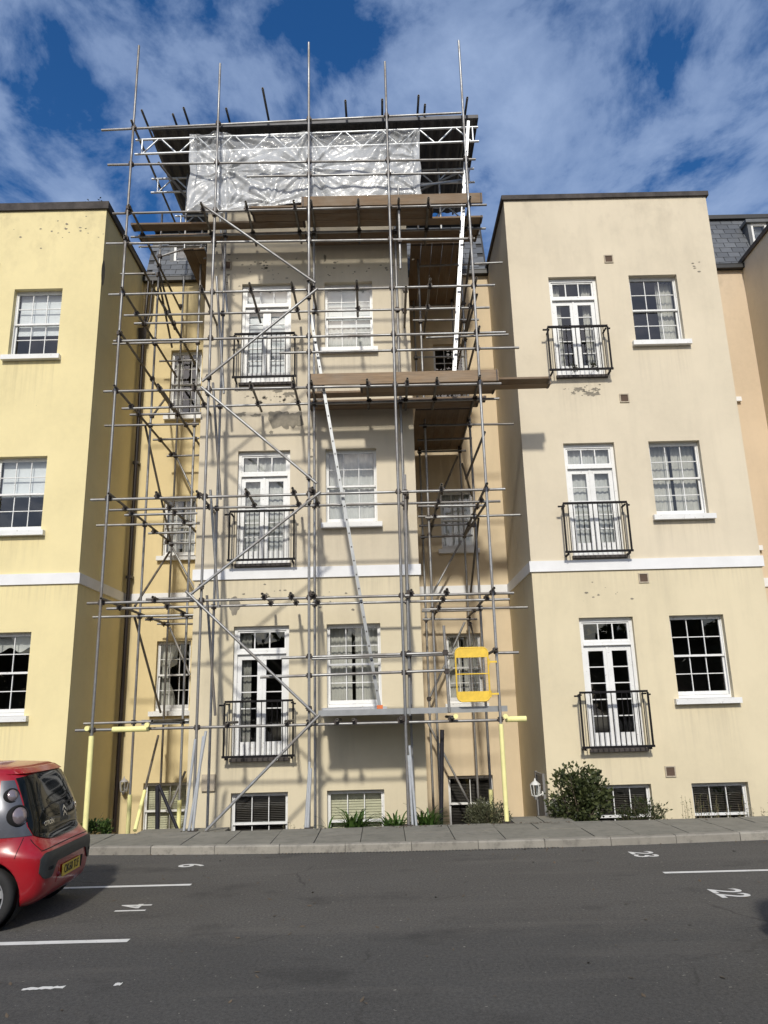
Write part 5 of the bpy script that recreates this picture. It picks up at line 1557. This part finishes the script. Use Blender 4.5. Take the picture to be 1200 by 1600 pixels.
    for i in range(24):
        ya, yb = -.60 + 1.2 * i / 24, -.60 + 1.2 * (i + 1) / 24
        pa, pb = rear_pt(ya, 1.365), rear_pt(yb, 1.365); ua, ub = rear_pt(ya * .97, 1.408), rear_pt(yb * .97, 1.408)
        k = Vector((.04, 0, -.008))
        q.hexa([pa - Vector((.03, 0, 0)), pb - Vector((.03, 0, 0)), pb + k, pa + k, ua - Vector((.03, 0, 0)), ub - Vector((.03, 0, 0)), ub + k * .55, ua + k * .55])
    part('spoiler', q, M[paint], t)
    # side glass and door line
    for sy in (-1, 1):
        for x0, x1 in ((-.62, -.05), (-1.42, -.68)):
            q = MB(); vs = []
            for j in range(6):
                for i in range(6):
                    z = .95 + .36 * j / 5; xx = x0 + (x1 - x0) * i / 5 + (.10 * j / 5 if x0 < -1 and i == 0 else 0)
                    yv = superpt(math.pi / 2 * .999, z, PROF).y
                    vs.append((xx, sy * (yv - .001 + .004 - .004 * j / 5), z))
            q.add(vs, [(j * 6 + i, j * 6 + i + 1, (j + 1) * 6 + i + 1, (j + 1) * 6 + i) for j in range(5) for i in range(5)], True); part('side_window', q, M['car_glass'], t)
    q = MB(); vs = []
    q.box(-.98, -.25, 1.458, -.74, .0, 1.468) if False else None
    t.location = (x, y, 0); t.rotation_euler = (0, 0, rot)
    return t
CAR = build_car('small red hatchback parked nose in on bay 14, its tail to the aisle', 'car', -3.78, 8.47, 'car_red', R(3.0))
CAR2 = build_car('black hatchback parked just past the right edge, its shadow reaching the bay numbered 22', 'car', 0, 0, 'car_black', badges=False)
CAR2.location = (3.60, 5.68, 0); CAR2.rotation_euler = (0, 0, math.pi)

# ------------------------------------------------------------------ plants
def foliage_mesh(c, rad, n, leaf_l, rng, mats, shape=1.6, squash=.55, clump=9, down=0.0):
    m = MB(); c = Vector(c); cl = []
    for _ in range(clump):
        v = Vector((rng.gauss(0, 1), rng.gauss(0, 1), rng.gauss(0, 1))).normalized() * rng.uniform(.35, .95)
        cl.append((v, rng.uniform(.22, .5)))
    for _ in range(n):
        v, r = rng.choice(cl)
        p = v + Vector((rng.gauss(0, 1), rng.gauss(0, 1), rng.gauss(0, 1))) * r * .55
        if p.length > 1.12: p = p.normalized() * rng.uniform(.9, 1.12)
        q = c + Vector((p.x * rad[0], p.y * rad[1], p.z * rad[2]))
        if q.z < c.z - rad[2]: continue
        d = (Vector((p.x, p.y, p.z * .6 + .35 - down)) + Vector((rng.gauss(0, .5), rng.gauss(0, .5), rng.gauss(0, .5)))).normalized()
        s = d.cross(Vector((rng.gauss(0, 1), rng.gauss(0, 1), rng.gauss(0, 1)))).normalized(); n_ = d.cross(s)
        l = leaf_l * rng.uniform(.6, 1.3); w_ = l * squash * .5
        m.add([q, q + d * l * .5 + s * w_ + n_ * l * .08, q + d * l, q + d * l * .5 - s * w_ + n_ * l * .08], [(0, 1, 2, 3)])
    return m
def stems(m, base, c, rad, n, rng, r=.008):
    for _ in range(n):
        b_ = Vector(base) + Vector((rng.uniform(-.12, .12) * rad[0] * 2, rng.uniform(-.1, .1), 0))
        e = Vector(c) + Vector((rng.uniform(-.8, .8) * rad[0], rng.uniform(-.8, .8) * rad[1], rng.uniform(-.3, .8) * rad[2]))
        k = (b_ + e) / 2 + Vector((rng.uniform(-.06, .06), rng.uniform(-.06, .06), .05)); m.tube(b_, k, r, 5, r * .8); m.tube(k, e, r * .8, 5, r * .4)
        for _ in range(2):
            f = k + (e - k) * rng.uniform(.2, .8); m.tube(f, f + Vector((rng.uniform(-.15, .15), rng.uniform(-.15, .15), rng.uniform(.02, .2))), r * .4, 4, r * .2)
def shrub(name, label, cat, base, c, rad, n, ll, mat, seed, group=None, twigs=14, squash=.55, tr=.008, clump=9):
    rng = random.Random(seed); t = thing(name, label, cat, base, group)
    part('foliage', foliage_mesh(c, rad, n, ll, rng, mat, squash=squash, clump=clump), M[mat], t)
    m = MB(); stems(m, base, c, rad, twigs, rng, tr); part('stem', m, M['twig'], t)
shrub('shrub', 'large rounded olive shrub in front of the right wing, beside the white lantern', 'shrub', (3.2, 13.45, -.35), (3.18, 13.45, .42), (.50, .36, .48), 3600, .068, 'leaf_bronze', 41, 'shrubs in the bed', 22, .75, .011, 26)
shrub('shrub', 'low spreading green shrub under the basement window of the right wing', 'shrub', (4.15, 13.35, -.35), (4.15, 13.35, .10), (.50, .28, .26), 1500, .06, 'leaf_dark', 42, 'shrubs in the bed', 18, .35, .006, 18)
shrub('shrub', 'grey green clipped shrub at the foot of the right scaffold pole', 'shrub', (1.62, 13.5, -.35), (1.66, 13.45, .10), (.36, .28, .33), 6500, .042, 'leaf_grey', 43, 'shrubs in the bed', 24, .38, .005, 40)
shrub('shrub', 'small dark green shrub peeping out behind the red car', 'shrub', (-4.72, 13.35, -.2), (-4.72, 13.35, .12), (.22, .2, .16), 900, .06, 'leaf_green', 44, 'shrubs in the bed', 8, .6, .006, 10)
def strap_plant(label, x, y, z, n, L, spread, seed):
    rng = random.Random(seed); t = thing('strap_leaf_plant', label, 'plant', (x, y, z), 'strap leaved plants in the bed')
    for half in range(n):
        m = MB(); a = rng.uniform(0, 2 * math.pi); l = L * rng.uniform(.6, 1.15); d = Vector((math.cos(a), math.sin(a) * .6, 0)); s = Vector((-d.y, d.x, 0)).normalized()
        p = Vector((x, y, z)) + d * rng.uniform(0, .07) + Vector((rng.uniform(-.1, .1), rng.uniform(-.05, .05), 0)); up = rng.uniform(.55, 1.0); k = 6; w_ = rng.uniform(.016, .027); vs = []
        for i in range(k + 1):
            f = i / k; h_ = l * up * (f - .55 * f * f * (1.3 - up * .5)); o_ = l * spread * f * f * (1.35 - up * .7)
            q = p + d * o_ + Vector((0, 0, h_)); ww = w_ * (1 - f ** 3) + .001; vs += [q + s * ww, q + Vector((0, 0, -.004)), q - s * ww]
        fs = []
        for i in range(k):
            for e in (0, 1): fs.append((i * 3 + e, i * 3 + e + 1, (i + 1) * 3 + e + 1, (i + 1) * 3 + e))
        m.add(vs, fs, True); part('leaf', m, M['leaf_strap'], t)
strap_plant('strap leaved plant left of the fourth pole, under the beige blind window', -.50, 13.2, -.12, 125, .86, .42, 51)
strap_plant('strap leaved plant between the beige blind window and the fourth pole', .12, 13.2, -.14, 120, .74, .5, 52)
strap_plant('strap leaved plant just right of the fourth pole', .66, 13.2, -.12, 120, .86, .40, 53)
strap_plant('sparse strap leaved plant at the left of the row, with one upright loop of leaf', -.92, 13.15, -.12, 22, .66, .5, 54)
strap_plant('strap leaved plant at the right end of the bed by the last basement window', 6.55, 13.2, -.12, 70, .8, .5, 55)
def weeds(label, x0, x1, y, n, h, seed, mat='leaf_green'):
    rng = random.Random(seed); t = thing('flower_stalks', label, 'plant', ((x0 + x1) / 2, y, -.3), 'stalks and weeds in the bed'); m = MB(); s = MB()
    for _ in range(n):
        x = rng.uniform(x0, x1); b_ = Vector((x, y + rng.uniform(-.15, .15), -.3)); e = b_ + Vector((rng.uniform(-.06, .06), rng.uniform(-.05, .05), .3 + h * rng.uniform(.45, 1)))
        s.tube(b_, e, .004, 4, .002)
        for k in range(14):
            f = rng.uniform(.4, 1.0); q = b_ + (e - b_) * f; a = rng.uniform(0, 6.28); d = Vector((math.cos(a), math.sin(a), .5)).normalized(); g_ = d.cross(Vector((0, 0, 1))).normalized(); l = rng.uniform(.02, .05)
            m.add([q, q + d * l * .5 + g_ * l * .22, q + d * l, q + d * l * .5 - g_ * l * .22], [(0, 1, 2, 3)])
    part('leaf', m, M[mat], t)['kind'] = 'stuff'; part('stem', s, M['dry'], t)
weeds('thin upright flower stalks between the two basement windows of the right wing', 4.75, 5.9, 13.3, 26, .42, 61)
weeds('low weeds below the last basement window at right', 5.6, 6.9, 13.25, 22, .22, 62, 'leaf_dark')
weeds('few pale dry stalks beside the third pole', -1.62, -1.42, 13.2, 6, .2, 63, 'leaf_grey')
weeds('wispy weeds growing in the coping of the pale yellow wing', -6.15, -5.85, 14.6, 1, .1, 64) if False else None
rng = random.Random(65); t = thing('roof_weed', 'wispy weed sprouting on the coping of the pale yellow wing', 'plant', (-6.05, 14.55, 12.74)); m = MB(); s = MB()
for i in range(6):
    b_ = Vector((-6.3 + .09 * i, 14.55, 12.72)); e = b_ + Vector((rng.uniform(-.12, .08), 0, rng.uniform(.1, .26))); s.tube(b_, e, .006, 4, .003)
    for k in range(9):
        q = b_ + (e - b_) * rng.uniform(.3, 1); a = rng.uniform(0, 6.28); d = Vector((math.cos(a), math.sin(a), .4)).normalized(); g_ = d.cross(Vector((0, 0, 1))).normalized(); l = .05
        m.add([q, q + d * l * .5 + g_ * l * .3, q + d * l, q + d * l * .5 - g_ * l * .3], [(0, 1, 2, 3)])
part('leaf', m, M['leaf_dark'], t)['kind'] = 'stuff'; part('stem', s, M['twig'], t)
# pot plants behind the top right railing
for k, xx in enumerate((4.02, 4.42)):
    shrub('pot_plant', ('small dark pot plant at the left foot of the top right balcony railing', 'small dark pot plant at the right foot of the top right balcony railing')[k], 'plant', (xx, 14.27, 8.42), (xx, 14.27, 8.52), (.10, .06, .09), 160, .05, 'leaf_dark', 70 + k, 'pot plants on the balcony', 5, .3, .004, 6)

# unseen tree belt, added behind the camera to darken what the lower panes mirror
rng = random.Random(90); m = MB()
for k in range(26):
    cx, cy, hh = -40 + k * 3.3 + rng.uniform(-1, 1), -30 + rng.uniform(-3, 3), rng.uniform(6.5, 9.5)
    m.tube((cx, cy, 0), (cx, cy, hh * .5), .2, 6, .1)
    for _ in range(2600):
        v = Vector((rng.gauss(0, 1), rng.gauss(0, 1), rng.gauss(0, 1))).normalized() * rng.uniform(.5, 1)
        q = Vector((cx + v.x * 2.2, cy + v.y * 2.0, hh * .55 + v.z * hh * .45)); d = Vector((rng.gauss(0, 1), rng.gauss(0, 1), rng.gauss(0, 1))).normalized(); s = d.orthogonal().normalized()
        m.add([q - d * .28, q + s * .2, q + d * .28, q - s * .2], [(0, 1, 2, 3)])
o = part('unseen_tree_belt', m, M['leaf_dark'], None, (0, -30, 0)); tag(o, 'unseen belt of dark trees added behind the camera to darken the lower panes', 'trees', kind='stuff')

# fallen leaves and grit swept against the kerb and the bed edge
rng = random.Random(95); m = MB()
for k in range(420):
    if k % 3 == 0: x = rng.uniform(-4, 7); y = kerb_y(x) - abs(rng.gauss(.02, .09)); z = .006
    elif k % 3 == 1: x = rng.choice((rng.uniform(-4, 7), rng.gauss(.2, .6), rng.gauss(2.4, .3))); y = 12.92 - abs(rng.gauss(0, .10)); z = .116
    else: x = rng.uniform(-4, 5); y = rng.uniform(5, 11.2); z = .006
    a = rng.uniform(0, 6.28); l = rng.uniform(.012, .035) * (1 if k % 3 else .8); d = Vector((math.cos(a), math.sin(a), rng.uniform(-.1, .4))) * l; s = Vector((-math.sin(a), math.cos(a), rng.uniform(-.3, .3))) * l * .45; q = Vector((x, y, z))
    m.add([q - d, q + s, q + d + Vector((0, 0, .004)), q - s], [(0, 1, 2, 3)])
o = part('leaf_litter', m, M['twig'], None, (0, 10, 0)); tag(o, 'scattered dead leaves and grit along the kerb and the edge of the bed', 'leaf litter', kind='stuff')
